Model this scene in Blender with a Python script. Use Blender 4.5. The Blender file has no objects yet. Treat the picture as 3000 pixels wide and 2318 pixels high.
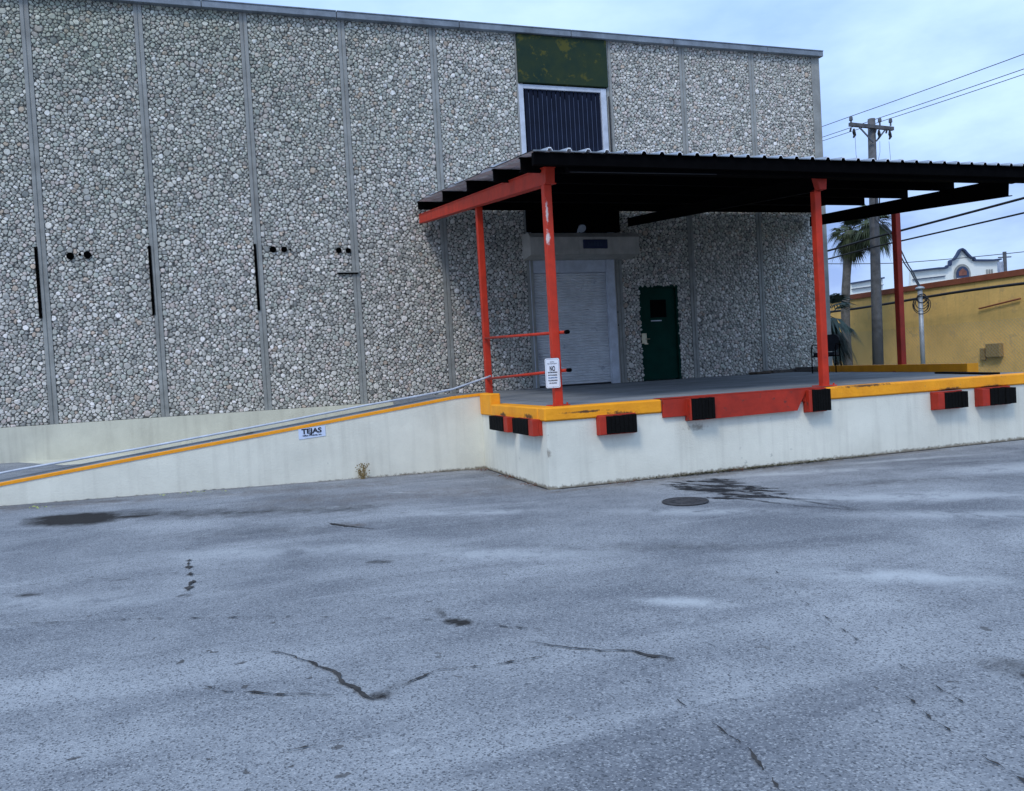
import bpy, math, random
import numpy as np
from mathutils import Vector, Matrix
random.seed(7); RS = np.random.RandomState(7)
scene = bpy.context.scene
COL = scene.collection
R = math.radians

# ------------------------------------------------------------------ camera
cam_d = bpy.data.cameras.new('camera'); cam = bpy.data.objects.new('camera', cam_d); COL.objects.link(cam)
scene.camera = cam
cam_d.sensor_fit = 'HORIZONTAL'; cam_d.sensor_width = 36.0
cam_d.lens = 36.0 * 1750.0 / 2184.0
cam_d.clip_start = 0.1; cam_d.clip_end = 3000
YAW, PIT, ROL = R(-18.269), R(1.683), R(-3.267)
fw = Vector((-math.sin(YAW) * math.cos(PIT), math.cos(YAW) * math.cos(PIT), -math.sin(PIT)))
rt = Vector((math.cos(YAW), math.sin(YAW), 0)); up = rt.cross(fw)
r2 = rt * math.cos(ROL) + up * math.sin(ROL); u2 = -rt * math.sin(ROL) + up * math.cos(ROL)
M = Matrix((r2, u2, -fw)).transposed().to_4x4(); M.translation = Vector((0, -19.966, 1.479))
cam.matrix_world = M

# ------------------------------------------------------------------ sky, sun, exposure
SUN_EL, SUN_ROT = R(50), R(222)
world = bpy.data.worlds.new('World'); scene.world = world; world.use_nodes = True
nt = world.node_tree; nt.nodes.clear()
def wn(t, **k):
    n = nt.nodes.new(t)
    for a, b in k.items(): setattr(n, a, b)
    return n
out = wn('ShaderNodeOutputWorld'); bg = wn('ShaderNodeBackground'); bg.inputs[1].default_value = 0.12
sky = wn('ShaderNodeTexSky', sky_type='NISHITA', sun_disc=False, sun_elevation=SUN_EL, sun_rotation=SUN_ROT)
sky.air_density = 1.0; sky.dust_density = 2.0; sky.ozone_density = 1.5
tc = wn('ShaderNodeTexCoord'); mp = wn('ShaderNodeMapping'); mp.inputs['Scale'].default_value = (1.0, 1.0, 2.4)
mp.inputs['Location'].default_value = (0.35, 0.1, 0.2)
nz = wn('ShaderNodeTexNoise'); nz.inputs['Scale'].default_value = 3.1; nz.inputs['Detail'].default_value = 7; nz.inputs['Roughness'].default_value = .55
cr = wn('ShaderNodeValToRGB'); cr.color_ramp.elements[0].position = .40; cr.color_ramp.elements[1].position = .66
sep = wn('ShaderNodeSeparateXYZ')
cr2 = wn('ShaderNodeValToRGB')        # cloud layer: slate blue towards the horizon, pale higher up
e = cr2.color_ramp.elements; e[0].position = .0; e[0].color = (.27, .40, .80, 1); e[1].position = .5; e[1].color = (.44, .68, 1.10, 1)
x = e.new(.14); x.color = (.20, .31, .64, 1)
x = e.new(.25); x.color = (.27, .43, .88, 1)
mul = wn('ShaderNodeMixRGB', blend_type='MULTIPLY'); mul.inputs[0].default_value = 1; mul.inputs[2].default_value = (8.6, 8.6, 8.6, 1)
light = wn('ShaderNodeMixRGB', blend_type='MIX'); light.inputs[2].default_value = (5.3, 7.2, 9.8, 1)
mix = wn('ShaderNodeMixRGB', blend_type='MIX'); mix.inputs[0].default_value = .82
L = nt.links.new
L(tc.outputs['Generated'], mp.inputs[0]); L(mp.outputs[0], nz.inputs['Vector']); L(nz.outputs[0], cr.inputs[0])
L(tc.outputs['Generated'], sep.inputs[0]); L(sep.outputs['Z'], cr2.inputs[0]); L(cr2.outputs[0], mul.inputs[1])
ms = wn('ShaderNodeMath', operation='MULTIPLY'); ms.inputs[1].default_value = .78; L(cr.outputs[0], ms.inputs[0])
L(ms.outputs[0], light.inputs[0]); L(mul.outputs[0], light.inputs[1])
L(sky.outputs[0], mix.inputs[1]); L(light.outputs[0], mix.inputs[2]); L(mix.outputs[0], bg.inputs[0]); L(bg.outputs[0], out.inputs[0])
sd = bpy.data.lights.new('sun', 'SUN'); sun = bpy.data.objects.new('sun', sd); COL.objects.link(sun)
sd.energy = 1.1; sd.angle = R(14); sd.color = (1.0, .95, .88)
sv = Vector((math.sin(SUN_ROT) * math.cos(SUN_EL), math.cos(SUN_ROT) * math.cos(SUN_EL), math.sin(SUN_EL)))
sun.rotation_euler = sv.to_track_quat('Z', 'Y').to_euler()
scene.render.engine = 'CYCLES'
scene.view_settings.view_transform = 'Standard'; scene.view_settings.look = 'None'
scene.view_settings.exposure = 0.42; scene.view_settings.gamma = 1.0

# ------------------------------------------------------------------ materials
def mat(name, col, rough=.7, var=.12, scale=3.0, bump=.1, bscale=60, metal=0., col2=None, spots=None, streak=0., spec=.4, marks=(), foot=0., markcol=(.02, .018, .016)):
    m = bpy.data.materials.new(name); m.use_nodes = True; t = m.node_tree; n = t.nodes; b = n['Principled BSDF']
    b.inputs['Roughness'].default_value = rough; b.inputs['Metallic'].default_value = metal; b.inputs['Specular IOR Level'].default_value = spec
    c = n.new('ShaderNodeTexCoord'); g = n.new('ShaderNodeNewGeometry')
    nz = n.new('ShaderNodeTexNoise'); nz.inputs['Scale'].default_value = scale; nz.inputs['Detail'].default_value = 8; nz.inputs['Roughness'].default_value = .65
    t.links.new(g.outputs['Position'], nz.inputs['Vector'])
    rp = n.new('ShaderNodeMapRange'); rp.inputs[1].default_value = .3; rp.inputs[2].default_value = .7
    t.links.new(nz.outputs[0], rp.inputs[0])
    mx = n.new('ShaderNodeMixRGB'); c2 = col2 or tuple(v * (1 - 2 * var) for v in col)
    mx.inputs[1].default_value = (*(min(1, v * (1 + (0 if col2 else var))) for v in col), 1); mx.inputs[2].default_value = (*c2, 1)
    t.links.new(rp.outputs[0], mx.inputs[0]); last = mx.outputs[0]
    if streak:
        mpn = n.new('ShaderNodeMapping'); mpn.inputs['Scale'].default_value = (6, 6, .35)
        n2 = n.new('ShaderNodeTexNoise'); n2.inputs['Scale'].default_value = 1.6; n2.inputs['Detail'].default_value = 6
        t.links.new(g.outputs['Position'], mpn.inputs[0]); t.links.new(mpn.outputs[0], n2.inputs['Vector'])
        r2_ = n.new('ShaderNodeMapRange'); r2_.inputs[1].default_value = .5; r2_.inputs[2].default_value = .75; r2_.inputs[4].default_value = streak
        t.links.new(n2.outputs[0], r2_.inputs[0])
        m2 = n.new('ShaderNodeMixRGB'); m2.inputs[2].default_value = (.12, .10, .075, 1)
        t.links.new(r2_.outputs[0], m2.inputs[0]); t.links.new(last, m2.inputs[1]); last = m2.outputs[0]
    if spots:
        n3 = n.new('ShaderNodeTexNoise'); n3.inputs['Scale'].default_value = spots[1]; n3.inputs['Detail'].default_value = 5; n3.inputs['Roughness'].default_value = .7
        t.links.new(g.outputs['Position'], n3.inputs['Vector'])
        r3 = n.new('ShaderNodeMapRange'); r3.inputs[1].default_value = spots[2]; r3.inputs[2].default_value = spots[2] + .06
        t.links.new(n3.outputs[0], r3.inputs[0])
        m3 = n.new('ShaderNodeMixRGB'); m3.inputs[2].default_value = (*spots[0], 1)
        t.links.new(r3.outputs[0], m3.inputs[0]); t.links.new(last, m3.inputs[1]); last = m3.outputs[0]
    def scuff(mask, last, colr):
        n5 = n.new('ShaderNodeTexNoise'); n5.inputs['Scale'].default_value = 14; n5.inputs['Detail'].default_value = 6; n5.inputs['Roughness'].default_value = .75
        t.links.new(g.outputs['Position'], n5.inputs['Vector'])
        a5 = n.new('ShaderNodeMath'); a5.operation = 'MULTIPLY_ADD'; a5.inputs[1].default_value = .55; t.links.new(mask, a5.inputs[0]); t.links.new(n5.outputs[0], a5.inputs[2])
        r5 = n.new('ShaderNodeMapRange'); r5.inputs[1].default_value = .72; r5.inputs[2].default_value = .92; r5.inputs[4].default_value = .9; t.links.new(a5.outputs[0], r5.inputs[0])
        m5 = n.new('ShaderNodeMixRGB'); m5.inputs[2].default_value = (*colr, 1); t.links.new(r5.outputs[0], m5.inputs[0]); t.links.new(last, m5.inputs[1]); return m5.outputs[0]
    if marks:
        acc = None
        for (mx_, my_, mz_, rx_, ry_, rz_) in marks:
            sb = n.new('ShaderNodeVectorMath'); sb.operation = 'SUBTRACT'; sb.inputs[1].default_value = (mx_, my_, mz_); t.links.new(g.outputs['Position'], sb.inputs[0])
            dv = n.new('ShaderNodeVectorMath'); dv.operation = 'DIVIDE'; dv.inputs[1].default_value = (rx_, ry_, rz_); t.links.new(sb.outputs[0], dv.inputs[0])
            ln = n.new('ShaderNodeVectorMath'); ln.operation = 'LENGTH'; t.links.new(dv.outputs[0], ln.inputs[0])
            iv = n.new('ShaderNodeMapRange'); iv.inputs[1].default_value = 0; iv.inputs[2].default_value = 1; iv.inputs[3].default_value = 1; iv.inputs[4].default_value = 0; t.links.new(ln.outputs['Value'], iv.inputs[0])
            if acc is None: acc = iv.outputs[0]
            else:
                mxx = n.new('ShaderNodeMath'); mxx.operation = 'MAXIMUM'; t.links.new(acc, mxx.inputs[0]); t.links.new(iv.outputs[0], mxx.inputs[1]); acc = mxx.outputs[0]
        last = scuff(acc, last, markcol)
    if foot:
        sz_ = n.new('ShaderNodeSeparateXYZ'); t.links.new(g.outputs['Position'], sz_.inputs[0])
        fz = n.new('ShaderNodeMapRange'); fz.inputs[1].default_value = 0; fz.inputs[2].default_value = foot; fz.inputs[3].default_value = 1; fz.inputs[4].default_value = 0; t.links.new(sz_.outputs['Z'], fz.inputs[0])
        last = scuff(fz.outputs[0], last, (.20, .17, .12))
    t.links.new(last, b.inputs['Base Color'])
    if bump:
        nb = n.new('ShaderNodeTexNoise'); nb.inputs['Scale'].default_value = bscale; nb.inputs['Detail'].default_value = 4
        t.links.new(g.outputs['Position'], nb.inputs['Vector'])
        bp = n.new('ShaderNodeBump'); bp.inputs['Strength'].default_value = bump; bp.inputs['Distance'].default_value = .02
        t.links.new(nb.outputs[0], bp.inputs['Height']); t.links.new(bp.outputs[0], b.inputs['Normal'])
    return m

MT = dict(
 white=mat('painted_masonry', (.75, .735, .625), .8, .07, 1.3, .25, 45, streak=.14, spots=((.50, .50, .43), 5, .66), foot=.085, marks=((3.53, -10.57, .45, .06, .06, .10), (5.6, -10.6, .62, .3, .1, .1)), markcol=(.33, .30, .24)),
 found=mat('foundation_paint', (.60, .585, .475), .8, .07, 1.3, .25, 45, streak=.16, spots=((.40, .41, .33), 5, .68)),
 yellow=mat('yellow_curb_paint', (1.0, .36, .006), .6, .10, 3, .3, 30, spots=((.52, .24, .05), 9, .66), marks=((3.52, -8.95, .87, .2, .3, .07), (3.52, -10.0, .88, .2, .38, .08), (4.5, -10.6, .86, .45, .15, .07), (4.0, -10.6, .93, .6, .1, .03), (9.8, -10.6, .85, .4, .15, .06), (10.6, -10.6, .85, .4, .15, .06), (8.3, -10.6, 1.0, .8, .1, .04))),
 red=mat('red_steel_paint', (.54, .030, .006), .6, .14, 4, .06, 20, spots=((.26, .025, .015), 11, .64), marks=((3.79, -10.28, 3.12, .06, .06, .22), (3.80, -10.28, 3.45, .03, .06, .3)), markcol=(.72, .62, .58)),
 redold=mat('worn_red_paint', (.40, .024, .007), .6, .2, 3, .15, 20, spots=((.15, .03, .02), 8, .60)),
 redpost=mat('rusty_red_paint', (.42, .030, .012), .6, .2, 3, .1, 20, spots=((.48, .18, .12), 5, .66)),
 rubber=mat('black_rubber', (.005, .005, .005), .9, .2, 20, .5, 70, spec=.1),
 black=mat('black_steel', (.0025, .0025, .003), .9, .2, 5, .05, 30, spec=.03),
 sheet=mat('roof_sheet', (.012, .012, .014), .8, .2, 3, .05, 20, spec=.05), sheetlit=mat('side_lit_underside', (.72, .72, .75), .8, .2, 3, .05, 20),  # underside colours: shade painted near-black, side light painted pale
 galv=mat('galvanised_steel', (.42, .45, .50), .45, .15, 4, .05, 20, metal=.5),
 deck=mat('deck_concrete', (.22, .235, .25), .85, .18, 1.2, .3, 60, spots=((.12, .12, .12), 2.2, .62)),
 joint=mat('joint_concrete', (.30, .305, .285), .85, .16, 2.2, .2, 50, streak=.25),
 mortar=mat('panel_mortar', (.12, .118, .11), .95, .3, 9, .3, 60),
 fascia=mat('roof_fascia_metal', (.20, .23, .26), .5, .2, 3, .05, 20, metal=.2),
 frame=mat('pale_aluminium', (.52, .56, .63), .5, .12, 4, .05, 20),
 slat=mat('navy_window_slat', (.006, .010, .024), .8, .2, 3, .0, spec=.15),
 slatedge=mat('slat_edge', (.075, .10, .17), .5, .1, 3, .0),
 glass=mat('dark_glass', (.006, .008, .012), .15, .1, 3, .0),
 spandrel=mat('green_spandrel', (.012, .030, .022), .6, .2, 2.0, .02, 20, col2=(.030, .044, .018), spec=.12, spots=((.075, .075, .018), 2.6, .55)),
 shutter=mat('shutter_steel', (.64, .66, .68), .6, .08, 2, .05, 20, spots=((.42, .44, .48), 3, .6)),
 hood=mat('hood_render', (.48, .46, .42), .85, .12, 3, .3, 40, streak=.2),
 gdoor=mat('green_door_paint', (.002, .034, .024), .7, .15, 2, .05, 20, spec=.08),
 navy=mat('navy_sign', (.012, .022, .07), .5, .1, 3, 0),
 dimletter=mat('faded_lettering', (.035, .065, .11), .6, .1, 3, 0),
 brass=mat('dull_brass', (.45, .40, .28), .4, .1, 3, 0, metal=.6),
 signw=mat('sign_white', (.80, .82, .86), .4, .03, 4, 0),
 signb=mat('sign_pale_blue', (.62, .70, .86), .5, .05, 4, 0),
 ink=mat('black_ink', (.012, .012, .016), .6, .1, 4, 0),
 inkb=mat('blue_ink', (.05, .14, .30), .6, .1, 4, 0),
 hole=mat('vent_dark', (.002, .002, .002), .9, .1, 4, 0, spec=0),
 fabric=mat('chair_fabric', (.012, .014, .02), .9, .2, 9, .2, 120),
 iron=mat('cast_iron', (.045, .045, .05), .6, .25, 12, .3, 60),
 crack=mat('crack_dirt', (.045, .042, .040), .95, .3, 9, .5, 60),
 oil=mat('tyre_rubber_mark', (.022, .022, .026), .85, .3, 9, .2, 60),
 dirt=mat('damp_dirt', (.10, .075, .055), .95, .3, 6, .5, 60),
 moss=mat('moss', (.07, .065, .025), .95, .35, 9, .8, 90),
 leafbr=mat('dead_leaves', (.16, .06, .03), .9, .35, 20, .2, 60),
 leafye=mat('yellow_leaf', (.48, .55, .10), .8, .2, 20, .1, 60),
 straw=mat('dry_straw', (.33, .23, .09), .9, .3, 20, .1, 60),
 wood=mat('weathered_pole', (.11, .115, .125), .9, .25, 5, .4, 30, streak=.4),
 bark=mat('palm_bark', (.17, .165, .155), .95, .25, 6, .6, 25, streak=.3),
 frond=mat('palm_frond', (.055, .075, .030), .7, .3, 3, 0),
 frondd=mat('dry_frond', (.20, .16, .09), .9, .3, 3, 0),
 frondb=mat('bluish_frond', (.030, .060, .055), .7, .3, 3, 0),
 ystucco=mat('yellow_stucco', (.84, .53, .17), .9, .10, .8, .5, 12, spots=((.66, .42, .16), 2.3, .58), streak=.12),
 ytrim=mat('red_brown_trim', (.26, .075, .035), .8, .15, 2, .2, 20),
 mission=mat('white_stucco', (.78, .80, .74), .85, .06, .5, .2, 5),
 navytrim=mat('dark_blue_trim', (.035, .055, .11), .7, .1, 2, 0),
 cable=mat('cable_black', (.012, .012, .014), .6, .1, 4, 0),
 wirem=mat('wire_grey', (.05, .055, .07), .6, .1, 4, 0),
 ceramic=mat('insulator', (.10, .11, .13), .3, .1, 4, 0),
 conduit=mat('conduit_grey', (.35, .38, .41), .5, .12, 6, .05, 20, metal=.3),
 grassm=mat('grass_blades', (.07, .10, .025), .9, .3, 3, .2, 60),
 terr=mat('stained_glass_window', (.22, .08, .05), .4, .2, 2, 0),
)

# ground: asphalt with painted wear masks (attributes on the mesh)
def ground_mat():
    m = bpy.data.materials.new('asphalt'); m.use_nodes = True; t = m.node_tree; n = t.nodes; b = n['Principled BSDF']; L = t.links.new
    g = n.new('ShaderNodeNewGeometry')
    def noise(s, d=6, r=.6, dist=0.):
        q = n.new('ShaderNodeTexNoise'); q.inputs['Scale'].default_value = s; q.inputs['Detail'].default_value = d; q.inputs['Roughness'].default_value = r
        q.inputs['Distortion'].default_value = dist; L(g.outputs['Position'], q.inputs['Vector']); return q.outputs[0]
    def rng(v, a, b_, lo=0., hi=1.):
        q = n.new('ShaderNodeMapRange'); q.inputs[1].default_value = a; q.inputs[2].default_value = b_; q.inputs[3].default_value = lo; q.inputs[4].default_value = hi
        L(v, q.inputs[0]); return q.outputs[0]
    def mixc(f, a, c):
        q = n.new('ShaderNodeMixRGB'); L(f, q.inputs[0])
        if isinstance(a, tuple): q.inputs[1].default_value = (*a, 1)
        else: L(a, q.inputs[1])
        if isinstance(c, tuple): q.inputs[2].default_value = (*c, 1)
        else: L(c, q.inputs[2])
        return q.outputs[0]
    def math_(op, a, c):
        q = n.new('ShaderNodeMath'); q.operation = op
        for i, v in enumerate((a, c)):
            if isinstance(v, (int, float)): q.inputs[i].default_value = v
            else: L(v, q.inputs[i])
        return q.outputs[0]
    def attr(nm):
        q = n.new('ShaderNodeAttribute'); q.attribute_name = nm; return q.outputs['Fac']
    base = mixc(rng(noise(.55, 5, .6, .6), .36, .64), (.155, .166, .184), (.325, .338, .352))
    base = mixc(rng(noise(3.2, 6, .7), .4, .7, 0, .4), base, (.15, .16, .18))
    mps = n.new('ShaderNodeMapping'); mps.inputs['Rotation'].default_value = (0, 0, .5); mps.inputs['Scale'].default_value = (.35, 1.5, 1)
    L(g.outputs['Position'], mps.inputs[0]); ns = n.new('ShaderNodeTexNoise'); ns.inputs['Scale'].default_value = 1.1; ns.inputs['Detail'].default_value = 7; ns.inputs['Roughness'].default_value = .6; ns.inputs['Distortion'].default_value = .8
    L(mps.outputs[0], ns.inputs['Vector']); base = mixc(rng(ns.outputs[0], .52, .68, 0, .5), base, (.40, .415, .43)); base = mixc(rng(ns.outputs[0], .46, .32, 0, .5), base, (.105, .112, .13))
    # aggregate: individual chips
    vo = n.new('ShaderNodeTexVoronoi'); vo.inputs['Scale'].default_value = 125; L(g.outputs['Position'], vo.inputs['Vector'])
    sp = n.new('ShaderNodeSeparateColor'); L(vo.outputs['Color'], sp.inputs[0])
    base = mixc(rng(sp.outputs[0], .70, 1.0, 0, .62), base, (.44, .45, .46))
    base = mixc(rng(sp.outputs[1], .68, .97, 0, .78), base, (.040, .046, .055))
    base = mixc(rng(noise(30, 6, .8), .54, .72, 0, .55), base, (.07, .078, .09))
    pale = math_('MULTIPLY', attr('pale'), rng(noise(2.6, 8, .72, .4), .38, .52))
    base = mixc(math_('MULTIPLY', pale, .8), base, (.50, .52, .53))
    # small pits with ragged edges
    pv = n.new('ShaderNodeTexVoronoi'); pv.inputs['Scale'].default_value = 6.0; pv.inputs['Randomness'].default_value = 1
    wob = n.new('ShaderNodeVectorMath'); wob.operation = 'ADD'; sc = n.new('ShaderNodeVectorMath'); sc.operation = 'SCALE'; sc.inputs['Scale'].default_value = .12
    nc = n.new('ShaderNodeTexNoise'); nc.inputs['Scale'].default_value = 16; nc.inputs['Detail'].default_value = 3; L(g.outputs['Position'], nc.inputs['Vector'])
    L(nc.outputs['Color'], sc.inputs[0]); L(g.outputs['Position'], wob.inputs[0]); L(sc.outputs[0], wob.inputs[1]); L(wob.outputs[0], pv.inputs['Vector'])
    sp2 = n.new('ShaderNodeSeparateColor'); L(pv.outputs['Color'], sp2.inputs[0])
    rad = rng(sp2.outputs[0], .45, 1., 0., .17)
    pit = math_('MULTIPLY', rng(math_('SUBTRACT', rad, pv.outputs['Distance']), 0, .02), attr('pits'))
    base = mixc(math_('MULTIPLY', pit, .85), base, (.055, .052, .05))
    stain_ = attr('stain'); st = math_('ADD', attr('stain'), math_('MULTIPLY', math_('SUBTRACT', noise(5, 7, .75), .5), rng(attr('stain'), 0, .3, 0, 1.9)))
    base = mixc(rng(st, .1, .9, 0, .95), base, (.028, .026, .025))
    md = math_('MULTIPLY', attr('mud'), rng(noise(4, 6, .7), .35, .6))
    base = mixc(md, base, (.10, .070, .048))
    L(base, b.inputs['Base Color'])
    L(rng(attr('stain'), .5, 1, .85, .75), b.inputs['Roughness']); L(rng(attr('stain'), .2, .9, .3, .02), b.inputs['Specular IOR Level'])
    bp = n.new('ShaderNodeBump'); bp.inputs['Strength'].default_value = .5; bp.inputs['Distance'].default_value = .008
    h = math_('SUBTRACT', math_('ADD', vo.outputs['Distance'], noise(30, 4)), math_('MULTIPLY', pit, 2.))
    L(h, bp.inputs['Height']); L(bp.outputs[0], b.inputs['Normal'])
    return m
def stone_mat():
    m = bpy.data.materials.new('river_stone'); m.use_nodes = True; t = m.node_tree; n = t.nodes; b = n['Principled BSDF']; L = t.links.new
    a = n.new('ShaderNodeAttribute'); a.attribute_name = 'tone'
    g = n.new('ShaderNodeNewGeometry')
    q = n.new('ShaderNodeTexNoise'); q.inputs['Scale'].default_value = .35; q.inputs['Detail'].default_value = 6; q.inputs['Roughness'].default_value = .6
    L(g.outputs['Position'], q.inputs['Vector'])
    # algae film: on the upper, left part of the wall
    s = n.new('ShaderNodeSeparateXYZ'); L(g.outputs['Position'], s.inputs[0])
    rz = n.new('ShaderNodeMapRange'); rz.inputs[1].default_value = 3; rz.inputs[2].default_value = 9.5; rz.inputs[4].default_value = .75; L(s.outputs['Z'], rz.inputs[0])
    rx = n.new('ShaderNodeMapRange'); rx.inputs[1].default_value = 9; rx.inputs[2].default_value = -3; rx.inputs[3].default_value = .15; rx.inputs[4].default_value = 1; L(s.outputs['X'], rx.inputs[0])
    rn = n.new('ShaderNodeMapRange'); rn.inputs[1].default_value = .35; rn.inputs[2].default_value = .62; rn.inputs[3].default_value = .35; L(q.outputs[0], rn.inputs[0])
    mm = n.new('ShaderNodeMath'); mm.operation = 'MULTIPLY'; L(rz.outputs[0], mm.inputs[0]); L(rx.outputs[0], mm.inputs[1])
    m4 = n.new('ShaderNodeMath'); m4.operation = 'MULTIPLY'; L(mm.outputs[0], m4.inputs[0]); L(rn.outputs[0], m4.inputs[1])
    mx = n.new('ShaderNodeMixRGB'); mx.blend_type = 'MULTIPLY'; mx.inputs[2].default_value = (.52, .60, .47, 1)
    L(m4.outputs[0], mx.inputs[0]); L(a.outputs['Color'], mx.inputs[1])
    f = n.new('ShaderNodeTexNoise'); f.inputs['Scale'].default_value = 45; f.inputs['Detail'].default_value = 4; L(g.outputs['Position'], f.inputs['Vector'])
    fr = n.new('ShaderNodeMapRange'); fr.inputs[1].default_value = .35; fr.inputs[2].default_value = .7; fr.inputs[4].default_value = .35; L(f.outputs[0], fr.inputs[0])
    m5 = n.new('ShaderNodeMixRGB'); m5.inputs[2].default_value = (.13, .13, .12, 1); L(fr.outputs[0], m5.inputs[0]); L(mx.outputs[0], m5.inputs[1])
    L(m5.outputs[0], b.inputs['Base Color']); b.inputs['Roughness'].default_value = .8; b.inputs['Specular IOR Level'].default_value = .3
    return m
MT['stone'] = stone_mat()
MT['asphalt'] = ground_mat()

# ------------------------------------------------------------------ helpers
def origin(p):
    v = Vector((0, 0, 0))
    while p is not None: v += p.location; p = p.parent
    return v
class MB:
    def __init__(s): s.v = []; s.f = []; s.mi = []; s.cur = 0
    def add(s, vs, fs):
        o = len(s.v); s.v += [tuple(p) for p in vs]; s.f += [tuple(i + o for i in f) for f in fs]; s.mi += [s.cur] * len(fs); return s
    def box(s, a, b):
        x0, y0, z0 = a; x1, y1, z1 = b
        return s.add([(x0,y0,z0),(x1,y0,z0),(x1,y1,z0),(x0,y1,z0),(x0,y0,z1),(x1,y0,z1),(x1,y1,z1),(x0,y1,z1)],
                     [(0,3,2,1),(4,5,6,7),(0,1,5,4),(1,2,6,5),(2,3,7,6),(3,0,4,7)])
    def bbox(s, a, b, r=.01):      # box with chamfered edges
        x0, y0, z0 = a; x1, y1, z1 = b; r = min(r, abs(x1-x0)*.45, abs(y1-y0)*.45, abs(z1-z0)*.45)
        import bmesh
        bm = bmesh.new(); vs = [bm.verts.new(p) for p in [(x0,y0,z0),(x1,y0,z0),(x1,y1,z0),(x0,y1,z0),(x0,y0,z1),(x1,y0,z1),(x1,y1,z1),(x0,y1,z1)]]
        for f in [(0,3,2,1),(4,5,6,7),(0,1,5,4),(1,2,6,5),(2,3,7,6),(3,0,4,7)]: bm.faces.new([vs[i] for i in f])
        bmesh.ops.bevel(bm, geom=bm.edges[:], offset=r, segments=1, affect='EDGES')
        bm.verts.index_update(); s.add([v.co[:] for v in bm.verts], [[v.index for v in f.verts] for f in bm.faces]); bm.free(); return s
    def prism(s, pts, axis, a, b):  # 2-D outline extruded along an axis from a to b
        def mk(p, t):
            return {0: (t, p[0], p[1]), 1: (p[0], t, p[1]), 2: (p[0], p[1], t)}[axis]
        n = len(pts); return s.add([mk(p, a) for p in pts] + [mk(p, b) for p in pts],
            [tuple(range(n))[::-1], tuple(range(n, 2*n))] + [(i, (i+1) % n, n + (i+1) % n, n + i) for i in range(n)])
    def beam(s, p, q, w, h, upv=(0, 0, 1)):
        p = Vector(p); q = Vector(q); d = (q - p).normalized(); u = Vector(upv)
        sd = d.cross(u).normalized() * w / 2; u = sd.cross(d).normalized() * h / 2
        vs = [c + a*sd + b*u for c in (p, q) for a, b in ((-1,-1),(1,-1),(1,1),(-1,1))]
        return s.add(vs, [(0,3,2,1),(4,5,6,7),(0,1,5,4),(1,2,6,5),(2,3,7,6),(3,0,4,7)])
    def tube(s, pts, r, n=8, cap=True):
        pts = [Vector(p) for p in pts]; k = len(pts); rs = r if isinstance(r, (list, tuple)) else [r] * k; vs = []; fs = []
        pu = None
        for i, p in enumerate(pts):
            d = (pts[min(i+1, k-1)] - pts[max(i-1, 0)]).normalized()
            if pu is None: pu = Vector((0,0,1)) if abs(d.z) < .9 else Vector((1,0,0))
            a = d.cross(pu).normalized(); bb = a.cross(d).normalized(); pu = bb
            for j in range(n):
                th = 2*math.pi*j/n; vs.append(p + (a*math.cos(th) + bb*math.sin(th)) * rs[i])
        for i in range(k-1):
            for j in range(n): fs.append((i*n+j, i*n+(j+1)%n, (i+1)*n+(j+1)%n, (i+1)*n+j))
        if cap: fs += [tuple(range(n))[::-1], tuple(range((k-1)*n, k*n))]
        return s.add(vs, fs)
    def cyl(s, c, r, h, n=20, axis=2, r1=None):
        c = Vector(c); d = Vector([(1,0,0),(0,1,0),(0,0,1)][axis]); return s.tube([c, c + d*h], [r, r if r1 is None else r1], n)
    def sphere(s, c, r, n=10, sc=(1,1,1)):
        vs = []; fs = []
        for i in range(n+1):
            ph = math.pi*i/n
            for j in range(n): th = 2*math.pi*j/n; vs.append((c[0]+r*sc[0]*math.sin(ph)*math.cos(th), c[1]+r*sc[1]*math.sin(ph)*math.sin(th), c[2]+r*sc[2]*math.cos(ph)))
        for i in range(n):
            for j in range(n): fs.append((i*n+j, i*n+(j+1)%n, (i+1)*n+(j+1)%n, (i+1)*n+j))
        return s.add(vs, fs)
    def build(s, name, mats, parent=None, label=None, smooth=False, local=False, kind=None):
        me = bpy.data.meshes.new(name); o = bpy.data.objects.new(name, me); COL.objects.link(o)
        off = Vector((0,0,0))
        if not local and parent is not None: off = origin(parent)
        me.from_pydata([tuple(Vector(v) - off) for v in s.v], [], s.f)
        if not isinstance(mats, (list, tuple)): mats = [mats]
        for m in mats: me.materials.append(MT[m])
        if len(mats) > 1: me.polygons.foreach_set('material_index', s.mi)
        if smooth: me.polygons.foreach_set('use_smooth', [True]*len(me.polygons))
        me.update()
        if parent is not None: o.parent = parent
        if label: o['label'] = label
        if kind: o['kind'] = kind
        return o
def thing(name, loc, label, cat, group=None):
    o = bpy.data.objects.new(name, None); COL.objects.link(o); o.location = loc; o['label'] = label; o['category'] = cat
    o.empty_display_size = .2
    if group: o['group'] = group
    return o
def tag(o, label, cat, group=None):
    o['label'] = label; o['category'] = cat
    if group: o['group'] = group
    return o
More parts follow.
